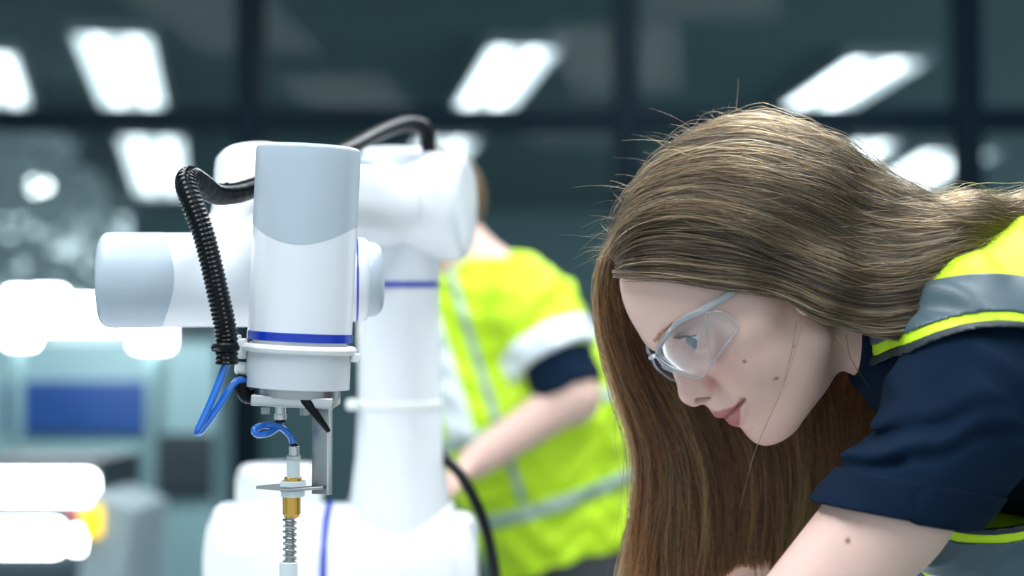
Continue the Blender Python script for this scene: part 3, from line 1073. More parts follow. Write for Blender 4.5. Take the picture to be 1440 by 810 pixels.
M_SKIN = mat('skin', (0.66, 0.46, 0.39), 0.46, noise=0.04, nscale=60, bump=0.12, bscale=700, sss=0.18, vcol=True, spec=0.4)
M_EYE = mat('eye_white', (0.80, 0.80, 0.80), 0.08, vcol=True, coat=0.6, noise=0.01)
M_NAVY = mat('navy_jersey', (0.0018, 0.0115, 0.031), 0.9, noise=0.12, nscale=90, bump=0.35, bscale=1500, spec=0.15)
M_HEM = mat('navy_rib', (0.0018, 0.0095, 0.027), 0.9, noise=0.10, nscale=120, bump=0.35, bscale=1800, spec=0.15)
M_HIVIS = mat('hi_vis_yellow', (0.57, 0.86, 0.012), 0.6, noise=0.06, nscale=40, bump=0.2, bscale=900)
M_REFL = mat('reflective_grey', (0.060, 0.100, 0.125), 0.40, noise=0.12, nscale=35, bump=0.15, bscale=500)
M_BIND = mat('binding_dark', (0.012, 0.022, 0.028), 0.6, noise=0.2, nscale=200)
M_TROUS = mat('dark_trousers', (0.006, 0.010, 0.016), 0.8, noise=0.1)
M_SHOE = mat('black_shoe', (0.008, 0.008, 0.009), 0.4, noise=0.1)

# ---- the woman at the robot
PW, YW, RW_ = math.radians(44.5), math.radians(10), math.radians(3.7)
HM = frame(PW, YW, RW_).astype(np.float32)
HO = V(0.2115, 1.441, 1.3739)
HS = 0.9743


def to_local(p):
    return ((p - HO) @ HM.T) / HS


def to_world(q):
    return np.asarray(q) * HS @ HM + HO


NB = at(1290, 458, 1.475)
SN, SF = at(1380, 566, 1.335), at(1400, 552, 1.615)
EN, EF = at(1085, 925, 1.30), at(1165, 745, 1.60)
HN, HF = at(860, 960, 1.38), at(1035, 815, 1.54)
CH = at(1445, 512, 1.475)
WA = np.array([0.70, 1.50, 1.19])
HIP = np.array([0.86, 1.50, 1.02])


def arm_sdf(p, a, b, c, r=(0.047, 0.043, 0.037, 0.024)):
    d = cone(p, a, b, r[0], r[2] + 0.003)
    d = smin(d, ell(p, (np.array(a) * 0.55 + np.array(b) * 0.45), (0.044, 0.044, 0.044)), 0.010)
    d = smin(d, cone(p, b, c, r[2], r[3]), 0.02)
    return d


def hand_sdf(p, wrist, elbow, up=(0, 0, 1), curl=0.5, s=1.0):
    """palm and five bent fingers continuing the forearm"""
    w = np.array(wrist, float)
    f = w - np.array(elbow)
    f /= np.linalg.norm(f)
    u = np.array(up, float)
    u -= f * (u @ f)
    u /= np.linalg.norm(u)
    l = np.cross(u, f)
    d = ell(p, w + f * 0.045 * s, (0.046 * s, 0.040 * s, 0.014 * s), np.stack([f, l, u]))
    for i, (o_, ln) in enumerate([(-0.030, 0.062), (-0.010, 0.074), (0.010, 0.080), (0.029, 0.072)]):
        b = w + f * 0.080 * s + l * o_ * s
        k = b + (f * math.cos(curl * 0.5) - u * math.sin(curl * 0.5)) * ln * 0.48 * s
        t_ = k + (f * math.cos(curl * 1.6) - u * math.sin(curl * 1.6)) * ln * 0.42 * s
        d = smin(d, poly(p, [b, k, t_], [0.0090 * s, 0.0080 * s, 0.0066 * s]), 0.006)
    b = w + f * 0.022 * s + l * 0.026 * s
    k = b + (f * 0.7 + l * 0.65 - u * 0.25) * 0.045 * s
    d = smin(d, poly(p, [b, k, k + (f * 0.95 + l * 0.1 - u * 0.3) * 0.03 * s], [0.012 * s, 0.0098 * s, 0.0078 * s]), 0.01)
    return d


def woman_torso(p):
    d = ell(p, CH, (0.125, 0.155, 0.112))
    d = smin(d, cone(p, CH + np.array([0.03, 0, 0.0]), WA, 0.108, 0.10), 0.06)
    d = smin(d, cone(p, WA, HIP, 0.11, 0.135), 0.06)
    d = smin(d, cone(p, SN, SF, 0.050, 0.050), 0.045)
    return d


def woman_body(p):
    q = to_local(p)
    d = woman_torso(p)
    neck = cone(p, to_world((-0.022, 0, -0.020)), NB, 0.050, 0.056)
    d = smin(d, neck, 0.035)
    d = smin(d, arm_sdf(p, SN, EN, HN), 0.02)
    d = smin(d, arm_sdf(p, SF, EF, HF), 0.02)
    d = smin(d, hand_sdf(p, HN, EN), 0.01)
    d = smin(d, hand_sdf(p, HF, EF), 0.01)
    near = np.linalg.norm(q, axis=1) < 0.22
    if near.any():
        h = head_sdf(q[near]) * HS
        d[near] = smin(h, d[near], 0.018)
    return d


W_MOLES = [((0.0725, 0.0465, -0.0190), 0.0016, 0.9), ((0.0560, 0.0490, -0.0440), 0.0019, 0.8), ((0.0330, 0.0600, -0.0380), 0.0012, 0.7), ((0.0600, 0.0480, -0.0425), 0.0010, 0.5),
           ((0.0905, 0.012, -0.071), 0.0010, 0.35)]


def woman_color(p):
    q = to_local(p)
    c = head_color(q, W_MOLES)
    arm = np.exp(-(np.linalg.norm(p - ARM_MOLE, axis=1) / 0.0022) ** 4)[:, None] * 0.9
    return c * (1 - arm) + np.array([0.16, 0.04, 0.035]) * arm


def march(sdf, px, py, d0=0.9, d1=2.4):
    """first point of a surface seen at a picture position (used while placing small details)"""
    a, b = at(px, py, d0), at(px, py, d1)
    L = np.linalg.norm(b - a)
    u = (b - a) / L
    t = 0.0
    for _ in range(200):
        h = float(sdf((a + u * t)[None].astype(np.float32))[0])
        t += max(h * 0.7, 0.0003)
        if h < 0.0003 or t > L:
            break
    return a + u * t


ARM_MOLE = march(woman_body, 1192, 760)
for i_, (mx, my) in enumerate([(1047, 508), (1092, 532), (1117, 487), (1087, 534), (1058, 603)]):
    pm = march(woman_body, mx, my)
    W_MOLES[i_] = (tuple(to_local(pm[None].astype(np.float32))[0]), W_MOLES[i_][1], W_MOLES[i_][2])

woman = thing('person', 'person with long brown hair, safety glasses and yellow vest leaning over', 'person', (0.86, 1.50, 0.0))
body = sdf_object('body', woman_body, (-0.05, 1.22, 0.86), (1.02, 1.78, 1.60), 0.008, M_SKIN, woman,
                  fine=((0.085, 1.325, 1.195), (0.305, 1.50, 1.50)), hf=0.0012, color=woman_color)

# eyes
for s_ in (1, -1):
    vs, fs, cs = [], [], []
    n1, n2 = 40, 40
    gz = V(0.86, 0.40, -0.10)
    gz = gz / np.linalg.norm(gz)
    ga = np.cross(gz, V(0, 0, 1))
    ga /= np.linalg.norm(ga)
    gb = np.cross(gz, ga)
    for i in range(n1 + 1):
        th = math.pi * (i / n1) ** 1.4
        r_ = 0.0130 + 0.0009 * math.exp(-(th / 0.42) ** 4)
        for j in range(n2):
            ph = 2 * math.pi * j / n2
            qv = V(EYE[0], EYE[1] * s_, EYE[2]) + r_ * (gz * math.cos(th) + (ga * math.cos(ph) + gb * math.sin(ph)) * math.sin(th))
            vs.append(to_world(qv))
            if th < 0.19:
                cs.append((0.006, 0.008, 0.010))
            elif th < 0.47:
                k_ = 0.8 + 0.3 * math.sin(j * 2.3) * math.sin(j * 0.7)
                cs.append((0.13 * k_, 0.20 * k_, 0.26 * k_))
            elif th < 0.54:
                cs.append((0.05, 0.09, 0.13))
            else:
                cs.append((0.68, 0.66, 0.66))
    for i in range(n1):
        for j in range(n2):
            j2 = (j + 1) % n2
            fs.append((i * n2 + j, i * n2 + j2, (i + 1) * n2 + j2, (i + 1) * n2 + j))
    eo = obj('eye', vs, fs, M_EYE, woman, True, 'blue-grey eye')
    at_ = eo.data.color_attributes.new('Col', 'FLOAT_COLOR', 'POINT')
    at_.data.foreach_set('color', np.c_[np.array(cs), np.ones(len(cs))].astype(np.float32).ravel())

# ---- clothing
AXN = (EN - SN) / np.linalg.norm(EN - SN)
_hem = at(1252, 722, 1.325)
HEM_S = float((_hem - SN) @ AXN)
AXF = (EF - SF) / np.linalg.norm(EF - SF)


HEM_C = at(1262, 724, 1.325)
HEM_N = np.array([-0.175, 0.0, -0.985])


def ridge(f, c, w):
    return np.exp(-((f - c) / w) ** 2)


def sleeve_frame(p, a, ax):
    """distance along the arm, and radius about the sleeve's own (slightly loose) middle line"""
    ax = ax.astype(np.float32)
    e1 = np.cross(ax, V(0, 1, 0))
    e1 /= np.linalg.norm(e1)
    if e1[0] < 0:
        e1 = -e1
    r = p - V(*a) - e1 * 0.0030
    s_ = r @ ax
    rad = np.linalg.norm(r - s_[:, None] * ax, axis=1)
    return s_, rad


def sleeve(p, a, ax, hem, tilted):
    s_, rad = sleeve_frame(p, a, ax)
    if tilted:
        end = (p - V(*HEM_C)) @ HEM_N.astype(np.float32)
        f = 0.21 * (p[:, 0] - FOLD0[0]) - 0.98 * (p[:, 2] - FOLD0[2])
        wv = 0.0035 * np.sin(p[:, 0] * 55 + p[:, 1] * 40) + 0.0020 * np.sin(p[:, 0] * 130 + 1.0)
        f = f + wv
        fold = 0.0042 * ridge(f, -0.005, 0.0065) - 0.0034 * ridge(f, 0.0065, 0.0040) + 0.0030 * ridge(f, -0.027, 0.0070) - 0.0030 * ridge(f, -0.0155, 0.0038)
        f2 = f + 0.10 * (p[:, 0] - FOLD0[0])
        fold = fold + 0.0026 * ridge(f2, -0.056, 0.010) - 0.0026 * ridge(f2, -0.041, 0.0050) + 0.0022 * ridge(f2, -0.084, 0.008) - 0.0024 * ridge(f2, -0.072, 0.0045)
    else:
        end = s_ - hem
        fold = 0.002 * np.sin(s_ * 200)
    R = 0.0522 + 0.0015 * np.clip(s_ / 0.1, 0, 1)
    d = rad - (R + 1.6 * fold * np.clip((-0.029 - end) / 0.008, 0, 1))
    return np.maximum(d, np.maximum(end, 0.012 - s_)) * 0.8


FOLD0 = at(1210, 640, 1.32)


def fabric_noise(p, k=1.0):
    return 0.0022 * k * np.sin(p[:, 0] * 61 + 2.0 * np.sin(p[:, 2] * 37)) * np.sin(p[:, 1] * 45 + 1.3) + 0.0014 * k * np.sin(p[:, 2] * 120 + 3 * np.sin(p[:, 0] * 50 + p[:, 1] * 30))


def TRAP(p):
    return ell(p, at(1335, 452, 1.43), (0.050, 0.095, 0.046))


def collar_cut(p):
    """positive on the head side of the neckline"""
    return 0.286 - p[:, 0] - 0.10 * (p[:, 2] - 1.33)


def arm_zone(p, a, ax, hem):
    """negative beyond the hem, around the arm"""
    r = p - V(*a)
    s_ = r @ ax.astype(np.float32)
    rad = np.linalg.norm(r - s_[:, None] * ax.astype(np.float32), axis=1)
    return np.maximum(hem - s_, rad - 0.10)


def shirt_sdf(p):
    d = woman_torso(p)
    d = smin(d, arm_sdf(p, SN, EN, HN), 0.022)
    d = smin(d, arm_sdf(p, SF, EF, HF), 0.022)
    d = smin(d, TRAP(p), 0.03)
    d = smin(d, cone(p, to_world((-0.022, 0, -0.020)), NB, 0.050, 0.056), 0.035)
    d = smin(d, cone(p, at(1340, 540, 1.34), at(1266, 592, 1.335), 0.040, 0.022), 0.02)
    d = d - 0.0060 - fabric_noise(p)
    d = smax(d, collar_cut(p), 0.004)
    d = np.maximum(d, p[:, 0] - 0.83)
    d = np.maximum(d, np.minimum((p - V(*HEM_C)) @ HEM_N.astype(np.float32) + 0.002, 0.085 - sleeve_frame(p, SN, AXN)[1]))
    d = np.maximum(d, -arm_zone(p, SF, AXF, 0.126))
    d = smin(d, sleeve(p, SN, AXN, HEM_S, True), 0.014)
    d = smin(d, sleeve(p, SF, AXF, 0.13, False), 0.010)
    return d


sdf_object('shirt', shirt_sdf, (0.20, 1.22, 1.0), (0.90, 1.74, 1.52), 0.0028, M_NAVY, woman, 'navy short-sleeved jersey shirt')


def hem_sdf(p):
    s_, rad = sleeve_frame(p, SN, AXN)
    end = (p - V(*HEM_C)) @ HEM_N.astype(np.float32)
    bow = 0.0009 * np.sin(p[:, 0] * 160) * np.sin(p[:, 2] * 90)
    return np.maximum(np.abs(rad - 0.0545 - bow) - 0.0030, np.abs(end + 0.0135) - 0.0145) * 0.9


hm0 = HEM_C
sdf_object('sleeve_hem', hem_sdf, hm0 - 0.085, hm0 + 0.085, 0.0016, M_HEM, woman)

AHC = at(1392, 604, 1.33)


def armhole(p):
    """distance-like value around the arm opening of the vest: negative inside the opening"""
    x, z = (p[:, 0] - AHC[0]), (p[:, 2] - AHC[2])
    k = np.sqrt((x / 0.100) ** 2 + (z / 0.080) ** 2)
    return (k - 1) * 0.086


def vest_solid(p):
    d = woman_torso(p)
    d = smin(d, arm_sdf(p, SN, EN, HN), 0.022)
    d = smin(d, arm_sdf(p, SF, EF, HF), 0.022)
    d = smin(d, TRAP(p), 0.03)
    d = smin(d, cone(p, to_world((-0.022, 0, -0.020)), NB, 0.050, 0.056), 0.035) - 0.0145
    d = np.maximum(d, -arm_zone(p, SN, AXN, 0.045))
    d = np.maximum(d, -arm_zone(p, SF, AXF, 0.045))
    pan = ell(p, at(1440, 690, 1.40), (0.115, 0.050, 0.095))
    d = smin(d, pan, 0.05)
    d = d - fabric_noise(p, 0.9)
    d = smax(d, collar_cut(p) + 0.006, 0.006)
    return smax(d, p[:, 0] - 0.86, 0.006)


def vest_sdf(p):
    v = vest_solid(p)
    return np.maximum(np.maximum(v, -(v + 0.009)), -armhole(p))


vlo, vhi = (0.22, 1.22, 1.0), (0.92, 1.76, 1.53)
alo, ahi = (AHC[0] - 0.165, 1.22, AHC[2] - 0.14), (AHC[0] + 0.165, 1.76, AHC[2] + 0.14)
vest = sdf_object('vest', vest_sdf, vlo, vhi, 0.0030, M_HIVIS, woman, 'bright yellow high-visibility vest')
sdf_object('reflective_band', lambda p: np.maximum(np.abs(vest_solid(p) + 0.0020) - 0.0036, np.abs(armhole(p) - 0.0265) - 0.0165), alo, ahi, 0.0018, M_REFL, vest, 'grey reflective band round the arm opening')
sdf_object('armhole_binding', lambda p: np.maximum(np.abs(vest_solid(p) + 0.0016) - 0.0036, np.abs(armhole(p)) - 0.0028), alo, ahi, 0.0017, M_BIND, vest, 'dark binding round the arm opening')


def leg_sdf(p, hips, sgn, feet, r=0.085):
    d = None
    for s_, ft in zip((-1, 1), feet):
        h = np.array(hips) + np.array([0, s_ * 0.085, 0])
        f = np.array(ft)
        k = (h + f) / 2 + np.array([sgn * -0.03, 0, 0.0])
        q = smin(cone(p, h, k, r, 0.062), cone(p, k, f + np.array([0, 0, 0.09]), 0.062, 0.05), 0.03)
        d = q if d is None else smin(d, q, 0.02)
    return d


WF = [(0.88, 1.40, 0.0), (0.93, 1.60, 0.0)]
sdf_object('trousers', lambda p: np.maximum(smin(leg_sdf(p, HIP, 1, WF, 0.095), ell(p, HIP, (0.15, 0.165, 0.14)), 0.05), 0.04 - p[:, 2]), (0.6, 1.2, 0.0), (1.15, 1.8, 1.22), 0.012, M_TROUS, woman)
for f_ in WF:
    sdf_object('shoe', lambda p: np.maximum(smin(ell(p, (f_[0] - 0.05, f_[1], 0.03), (0.14, 0.05, 0.042)), sph(p, (f_[0], f_[1], 0.06), 0.055), 0.03), 0.001 - p[:, 2]), (f_[0] - 0.25, f_[1] - 0.1, -0.03), (f_[0] + 0.15, f_[1] + 0.1, 0.15), 0.008, M_SHOE, woman)


# ------------------------------------------------------------------ hair
M_HAIR = hair_mat('brown_hair', (0.006, 0.0038, 0.0022), (0.105, 0.056, 0.022), 0.28)
M_HAIR2 = hair_mat('lit_hair_lengths', (0.014, 0.0050, 0.002), (0.36, 0.135, 0.045), 0.30)  # light on the hanging hair put into its lighter, redder colour
M_BROW = hair_mat('brow_hair', (0.10, 0.05, 0.03), (0.16, 0.085, 0.05), 0.4)
M_LASH = hair_mat('lash_hair', (0.01, 0.008, 0.006), (0.02, 0.012, 0.01), 0.4)
M_CAPHAIR = mat('hair_mass', (0.045, 0.028, 0.016), 0.55, noise=0.4, nscale=120, bump=0.6, bscale=260)


def strands(name, pts, rad, material, parent, label=None):
    """pts: (n, k, 3) strand points; rad: root radius, tapering to the tip"""
    n, k, _ = pts.shape
    hc = bpy.data.hair_curves.new(name)
    hc.add_curves([k] * n)
    hc.attributes['position'].data.foreach_set('vector', pts.astype(np.float32).ravel())
    ra = hc.attributes.get('radius') or hc.attributes.new('radius', 'FLOAT', 'POINT')
    t = np.linspace(0, 1, k)
    r = rad * (1 - 0.75 * t ** 3)
    r = np.tile(r, (n, 1)) * RNG.uniform(0.6, 1.25, (n, 1))
    ra.data.foreach_set('value', r.astype(np.float32).ravel())
    hc.materials.append(material)
    o = bpy.data.objects.new(name, hc)
    COL.objects.link(o)
    o.parent = parent
    if label:
        o['label'] = label
    return o


def hairline(q):
    """positive where hair covers the head (head frame)"""
    a = -0.763 * q[:, 0] + 0.646 * q[:, 2] - 0.0012
    back = -q[:, 0] * 0.95 - 0.005 + 0.10 * np.clip(q[:, 2] + 0.02, -0.03, 0.1)
    return np.where(q[:, 2] > -0.005, a, np.minimum(a, back) * 0 + np.maximum(a, -0.01 - q[:, 0] - 0.35 * np.clip(-q[:, 2], 0, 1)))


MASS = [(at(1140, 330, 1.435), 0.062), (at(1215, 365, 1.43), 0.062), (at(1275, 372, 1.425), 0.050), (at(1345, 338, 1.42), 0.030), (at(1440, 308, 1.425), 0.0135), (at(1620, 330, 1.45), 0.012)]


def hair_vol(p):
    q = to_local(p)
    d = smin(ell(q, (-0.014, -0.002, 0.046), (0.111, 0.0885, 0.0965)), ell(q, (0.0355, 0, 0.043), (0.0660, 0.061, 0.074)) - 0.0050, 0.006) * HS
    m = None
    for (a, ra), (b, rb) in zip(MASS[:-1], MASS[1:]):
        c = cone(p, a, b, ra, rb)
        m = c if m is None else smin(m, c, 0.01)
    m2 = cone(p, at(1155, 412, 1.378), at(1240, 448, 1.388), 0.028, 0.034)
    m2 = smin(m2, cone(p, at(1240, 446, 1.385), at(1310, 368, 1.39), 0.034, 0.026), 0.02)
    d = smin(d, m, 0.03)
    return smin(d, m2, 0.035)


def grad(f, p, e=0.0008):
    g = np.stack([f(p + V(*(e * (np.arange(3) == i)))) - f(p - V(*(e * (np.arange(3) == i)))) for i in range(3)], 1)
    return g / np.maximum(np.linalg.norm(g, axis=1, keepdims=True), 1e-9)


def cap_sdf(p):
    q = to_local(p)
    v = hair_vol(p) + 0.0055
    far = np.linalg.norm(q, axis=1) > 0.165
    nr = np.linalg.norm(q, axis=1) < 0.16
    if nr.any():
        v[nr] = np.minimum(v[nr], head_sdf(q[nr]) * HS - 0.0022)
    hl = np.where(far, 1.0, hairline(q))
    return np.maximum(v, 0.0005 - hl) * 0.9


hair = sdf_object('hair', cap_sdf, (0.05, 1.30, 1.15), (0.62, 1.60, 1.56), 0.0035, M_CAPHAIR, woman, 'long brown hair swept back over the shoulder')

# flow of the side hair as seen from its side: (px, py) -> direction (right, down)
FLOW = np.array([(845, 330, 1, -.12), (875, 388, 1, .03), (900, 300, 1, .12), (940, 240, 1, .25), (1000, 200, 1, .18), (1100, 195, 1, .25), (1200, 255, 1, .28), (1290, 288, 1, .06),
                 (1400, 296, 1, -.02), (960, 340, 1, .22), (1000, 290, 1, .36), (1000, 390, 1, .05), (1060, 390, 1, .33), (1060, 330, 1, .50), (1100, 280, 1, .48), (1150, 350, 1, .46), (1120, 410, 1, .45), (1160, 450, 1, .30),
                 (1210, 470, 1, .02), (1245, 440, 1, -.30), (1300, 375, 1, -.42), (1350, 335, 1, -.28), (1450, 306, 1, -.06), (1560, 306, 1, .08)], float)


def flow(px, py):
    d2 = (px[:, None] - FLOW[:, 0]) ** 2 + (py[:, None] - FLOW[:, 1]) ** 2 + 300
    w_ = 1 / d2 ** 1.5
    w_ /= w_.sum(1, keepdims=True)
    return w_ @ FLOW[:, 2], w_ @ FLOW[:, 3]


def grow(start, level, steps, step):
    p = start.astype(np.float32)
    for _ in range(8):
        p = p - grad(hair_vol, p) * (hair_vol(p) - level)[:, None]
    out = [p.copy()]
    for i in range(steps):
        for _ in range(2):
            n_ = grad(hair_vol, p)
            p = p - n_ * (hair_vol(p) - level)[:, None]
        px, py = to_px(p)
        fx, fy = flow(px, py)
        q = to_local(p)
        side = np.clip((q[:, 1] + 0.06) / 0.07, 0, 1)
        toward = np.clip(n_[:, 2], 0, 1) * 0.75 * np.clip(1 - i * step / 0.10, 0, 1)
        dvec = np.stack([fx, -toward, -fy], 1)
        dvec = dvec - n_ * (dvec * n_).sum(1, keepdims=True)
        dvec /= np.maximum(np.linalg.norm(dvec, axis=1, keepdims=True), 1e-6)
        if i:
            dvec = 0.55 * dvec + 0.45 * prev
            dvec /= np.linalg.norm(dvec, axis=1, keepdims=True)
        prev = dvec
        p = (p + dvec * step).astype(np.float32)
        out.append(p.copy())
    return np.stack(out, 1)


def children(guides, per, spread, wave=0.0012, tipspread=1.0):
    """strands scattered about each guide, closing up into locks and opening at the tips"""
    n, k, _ = guides.shape
    t = np.linspace(0, 1, k)
    g = np.repeat(guides, per, 0)
    m = len(g)
    tan = np.gradient(g, axis=1)
    tan /= np.maximum(np.linalg.norm(tan, axis=2, keepdims=True), 1e-9)
    a = np.cross(tan, np.array([0.2, 1.0, 0.1]))
    a /= np.maximum(np.linalg.norm(a, axis=2, keepdims=True), 1e-9)
    b = np.cross(tan, a)
    r = spread * np.sqrt(RNG.uniform(0, 1, m)) * RNG.uniform(0.4, 1.3, m)
    ph = RNG.uniform(0, 2 * math.pi, m)
    env = (1.15 - 0.55 * np.sin(math.pi * np.clip(t * 1.1, 0, 1)) + tipspread * 0.5 * t ** 3)
    w1 = RNG.uniform(0, 6.28, (m, 1)) + t[None] * RNG.uniform(6, 16, (m, 1))
    w2 = RNG.uniform(0, 6.28, (m, 1)) + t[None] * RNG.uniform(14, 34, (m, 1))
    amp = wave * RNG.uniform(0.2, 1.3, (m, 1)) * np.clip(t * 6, 0, 1)[None]
    oa = (r * np.cos(ph))[:, None] * env + amp * np.sin(w1) + 0.35 * amp * np.sin(w2)
    ob = (r * np.sin(ph))[:, None] * env * 0.6 + amp * 0.6 * np.cos(w1 * 1.1)
    return g + a * oa[..., None] + b * ob[..., None]


# roots: along the parting and front hairline, and over the whole near side
roots = []
while len(roots) < 1650:
    k_ = len(roots)
    if k_ >= 1500:                                 # edge of the forehead
        s_ = random.random() ** 1.3
        q = (0.0815 - 0.058 * s_ + random.gauss(0, 0.002), 0.072 * s_ ** 0.65, 0.099 - 0.069 * s_ + random.gauss(0, 0.002))
    elif k_ < 700:                                   # parting and hairline
        u = random.random()
        if u < 0.62:
            a_ = random.uniform(-0.15, 1.0)
            q = (0.088 * math.cos(a_ * 1.75) + random.gauss(0, 0.002), -0.010 + random.gauss(0, 0.004), 0.046 + 0.10 * math.sin(0.35 + a_ * 1.35))
            q = (0.088 - 0.19 * max(a_, 0) + random.gauss(0, 0.002), -0.012 + abs(random.gauss(0, 0.006)), 0.14)
        else:
            s_ = random.uniform(0, 1)
            q = (0.081 - 0.055 * s_ + random.gauss(0, 0.0015), 0.02 + 0.058 * s_ ** 0.6, 0.100 - 0.068 * s_)
    else:
        th, ph = random.uniform(0, math.pi), random.uniform(0, math.pi)
        q = (-0.014 + 0.111 * math.cos(th), 0.0885 * math.sin(th) * math.sin(ph), 0.046 + 0.0965 * math.sin(th) * math.cos(ph))
    qq = np.array(q, np.float32)
    if hairline(qq[None])[0] < (-0.003 if k_ >= 1500 else 0.001):
        continue
    if qq[1] < -0.02:
        continue
    roots.append(to_world(qq))
roots = np.array(roots)
lv = RNG.uniform(-0.007, 0.0025, len(roots)).astype(np.float32)
G = grow(roots, lv, 30, 0.0145)
_hl = hairline(to_local(G.reshape(-1, 3).astype(np.float32)))
_in = np.linalg.norm(to_local(G.reshape(-1, 3).astype(np.float32)), axis=1) < 0.15
bad = ((_hl < -0.0065) & _in).reshape(G.shape[:2])
bad = bad[:, :8].any(1)
G = G[~bad]
keep = children(G, 14, 0.0038, 0.0022)
strands('hair_strands', keep, 0.00034, M_HAIR, hair, 'side hair combed back')
M_GOLD = hair_mat('golden_strands', (0.06, 0.033, 0.012), (0.33, 0.185, 0.07), 0.25)
sel = RNG.permutation(len(G))[:170]
strands('light_strands', children(grow(G[sel, 0], RNG.uniform(0.000, 0.0045, len(sel)).astype(np.float32), 30, 0.0145), 4, 0.0045, 0.0034), 0.00028, M_GOLD, hair, 'golden lighter strands')
fr = G[::6, 0]
GF = grow(fr, (0.004 + np.abs(RNG.normal(0, 0.003, len(fr)))).astype(np.float32), 18, 0.011)
_q = to_local(GF.reshape(-1, 3).astype(np.float32))
GF = GF[~((hairline(_q) < 0.002) & (np.linalg.norm(_q, axis=1) < 0.15)).reshape(GF.shape[:2]).any(1)]
fly = children(GF, 2, 0.006, 0.0045)
strands('flyaway_strands', fly, 0.00016, M_HAIR, hair)
# frizz standing off the parting
fz = []
for i in range(520):
    a_ = random.uniform(-0.1, 1.0)
    p = to_world(np.array((0.085 - 0.19 * max(a_, 0), random.gauss(-0.008, 0.012), 0.14), np.float32))
    p = p[None].astype(np.float32)
    for _ in range(3):
        p = p - grad(hair_vol, p) * (hair_vol(p) + 0.002)[:, None]
    n_ = grad(hair_vol, p)[0]
    d_ = np.array([random.gauss(0.4, 0.7), random.gauss(0, 0.5), random.gauss(0.1, 0.4)])
    L_ = abs(random.gauss(0.014, 0.008)) + 0.006
    tt = np.linspace(0, 1, 8)[:, None]
    fz.append(p[0] + n_ * L_ * 0.7 * tt + d_ * L_ * tt ** 2 + np.array([random.gauss(0, 0.3), 0, -0.5]) * L_ * tt ** 3)
strands('frizz_strands', np.array(fz), 0.00013, M_HAIR, hair)

# the far side: hair falling past the face and hanging free
CURT = [  # guide paths (px, py, distance)
    [(905, 285, 1.450), (868, 330, 1.455), (849, 375, 1.460), (847, 430, 1.468), (858, 500, 1.475), (878, 570, 1.480), (898, 640, 1.482), (897, 720, 1.480), (884, 810, 1.480), (880, 900, 1.480)],
    [(900, 300, 1.455), (868, 350, 1.462), (856, 400, 1.470), (860, 470, 1.480), (880, 540, 1.490), (908, 610, 1.495), (925, 690, 1.495), (918, 770, 1.495), (915, 900, 1.495)],
    [(915, 290, 1.465), (880, 350, 1.475), (872, 420, 1.485), (885, 500, 1.500), (915, 570, 1.505), (945, 640, 1.505), (950, 720, 1.500), (945, 800, 1.500), (955, 910, 1.500)],
    [(930, 280, 1.475), (905, 360, 1.490), (905, 440, 1.510), (925, 520, 1.515), (960, 590, 1.515), (985, 670, 1.510), (990, 750, 1.510), (985, 830, 1.510), (1000, 930, 1.510)],
    [(960, 270, 1.485), (950, 360, 1.510), (955, 450, 1.525), (980, 530, 1.525), (1010, 600, 1.520), (1030, 680, 1.520), (1030, 760, 1.520), (1035, 840, 1.520), (1045, 950, 1.520)],
    [(1010, 255, 1.495), (1010, 350, 1.525), (1020, 450, 1.535), (1045, 540, 1.530), (1070, 620, 1.525), (1080, 700, 1.525), (1075, 780, 1.525), (1070, 860, 1.525), (1080, 960, 1.525)],
    [(1060, 250, 1.500), (1080, 350, 1.535), (1095, 450, 1.545), (1110, 540, 1.540), (1125, 620, 1.535), (1125, 700, 1.535), (1115, 780, 1.535), (1105, 870, 1.535), (1110, 960, 1.535)],
    [(1110, 250, 1.510), (1140, 350, 1.540), (1160, 450, 1.550), (1170, 540, 1.550), (1172, 620, 1.545), (1165, 700, 1.545), (1150, 780, 1.545), (1135, 870, 1.545), (1130, 960, 1.545)],
    [(1160, 270, 1.520), (1195, 370, 1.545), (1212, 460, 1.555), (1212, 540, 1.555), (1205, 620, 1.550), (1195, 700, 1.550), (1180, 780, 1.550), (1160, 870, 1.550), (1150, 960, 1.550)],
    [(1190, 300, 1.520), (1230, 390, 1.545), (1250, 470, 1.555), (1252, 550, 1.555), (1245, 630, 1.552), (1232, 710, 1.552), (1215, 790, 1.552), (1195, 870, 1.552), (1180, 960, 1.552)]]
K_ = 30
base = np.stack([spline([at(*q) for q in g], K_) for g in CURT])
NG = 500
u = np.sort(RNG.uniform(0, len(CURT) - 1, NG))
u[:60] = RNG.beta(1.0, 2.0, 60) * 3.0
i0 = np.clip(u.astype(int), 0, len(CURT) - 2)
f_ = (u - i0)[:, None, None]
g = base[i0] * (1 - f_) + base[i0 + 1] * f_
t_ = np.linspace(0, 1, K_)[None]
dep = RNG.normal(0, 1, (NG, 1)) * 0.010 * np.clip(t_ * 3, 0.15, 1)
g = g + np.array([0, 1.0, 0]) * (np.abs(dep) * 1.0)[..., None] + np.array([1.0, 0, 0]) * (RNG.normal(0, 0.0055, (NG, 1)) * np.clip(t_ * 2, 0, 1) + 0.007 * np.sin(RNG.uniform(0, 6.28, (NG, 1)) + t_ * RNG.uniform(4, 9, (NG, 1))) * t_)[..., None]
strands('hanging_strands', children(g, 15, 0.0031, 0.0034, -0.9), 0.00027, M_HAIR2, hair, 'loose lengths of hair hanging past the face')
M_GOLD2 = hair_mat('light_lengths', (0.16, 0.065, 0.02), (0.60, 0.29, 0.11), 0.28)
strands('light_lengths', children(g[RNG.permutation(NG)[:70]] + np.array([0, -0.004, 0]), 6, 0.0020, 0.0034, -0.9), 0.00028, M_GOLD2, hair, 'lighter streaks in the hanging hair')
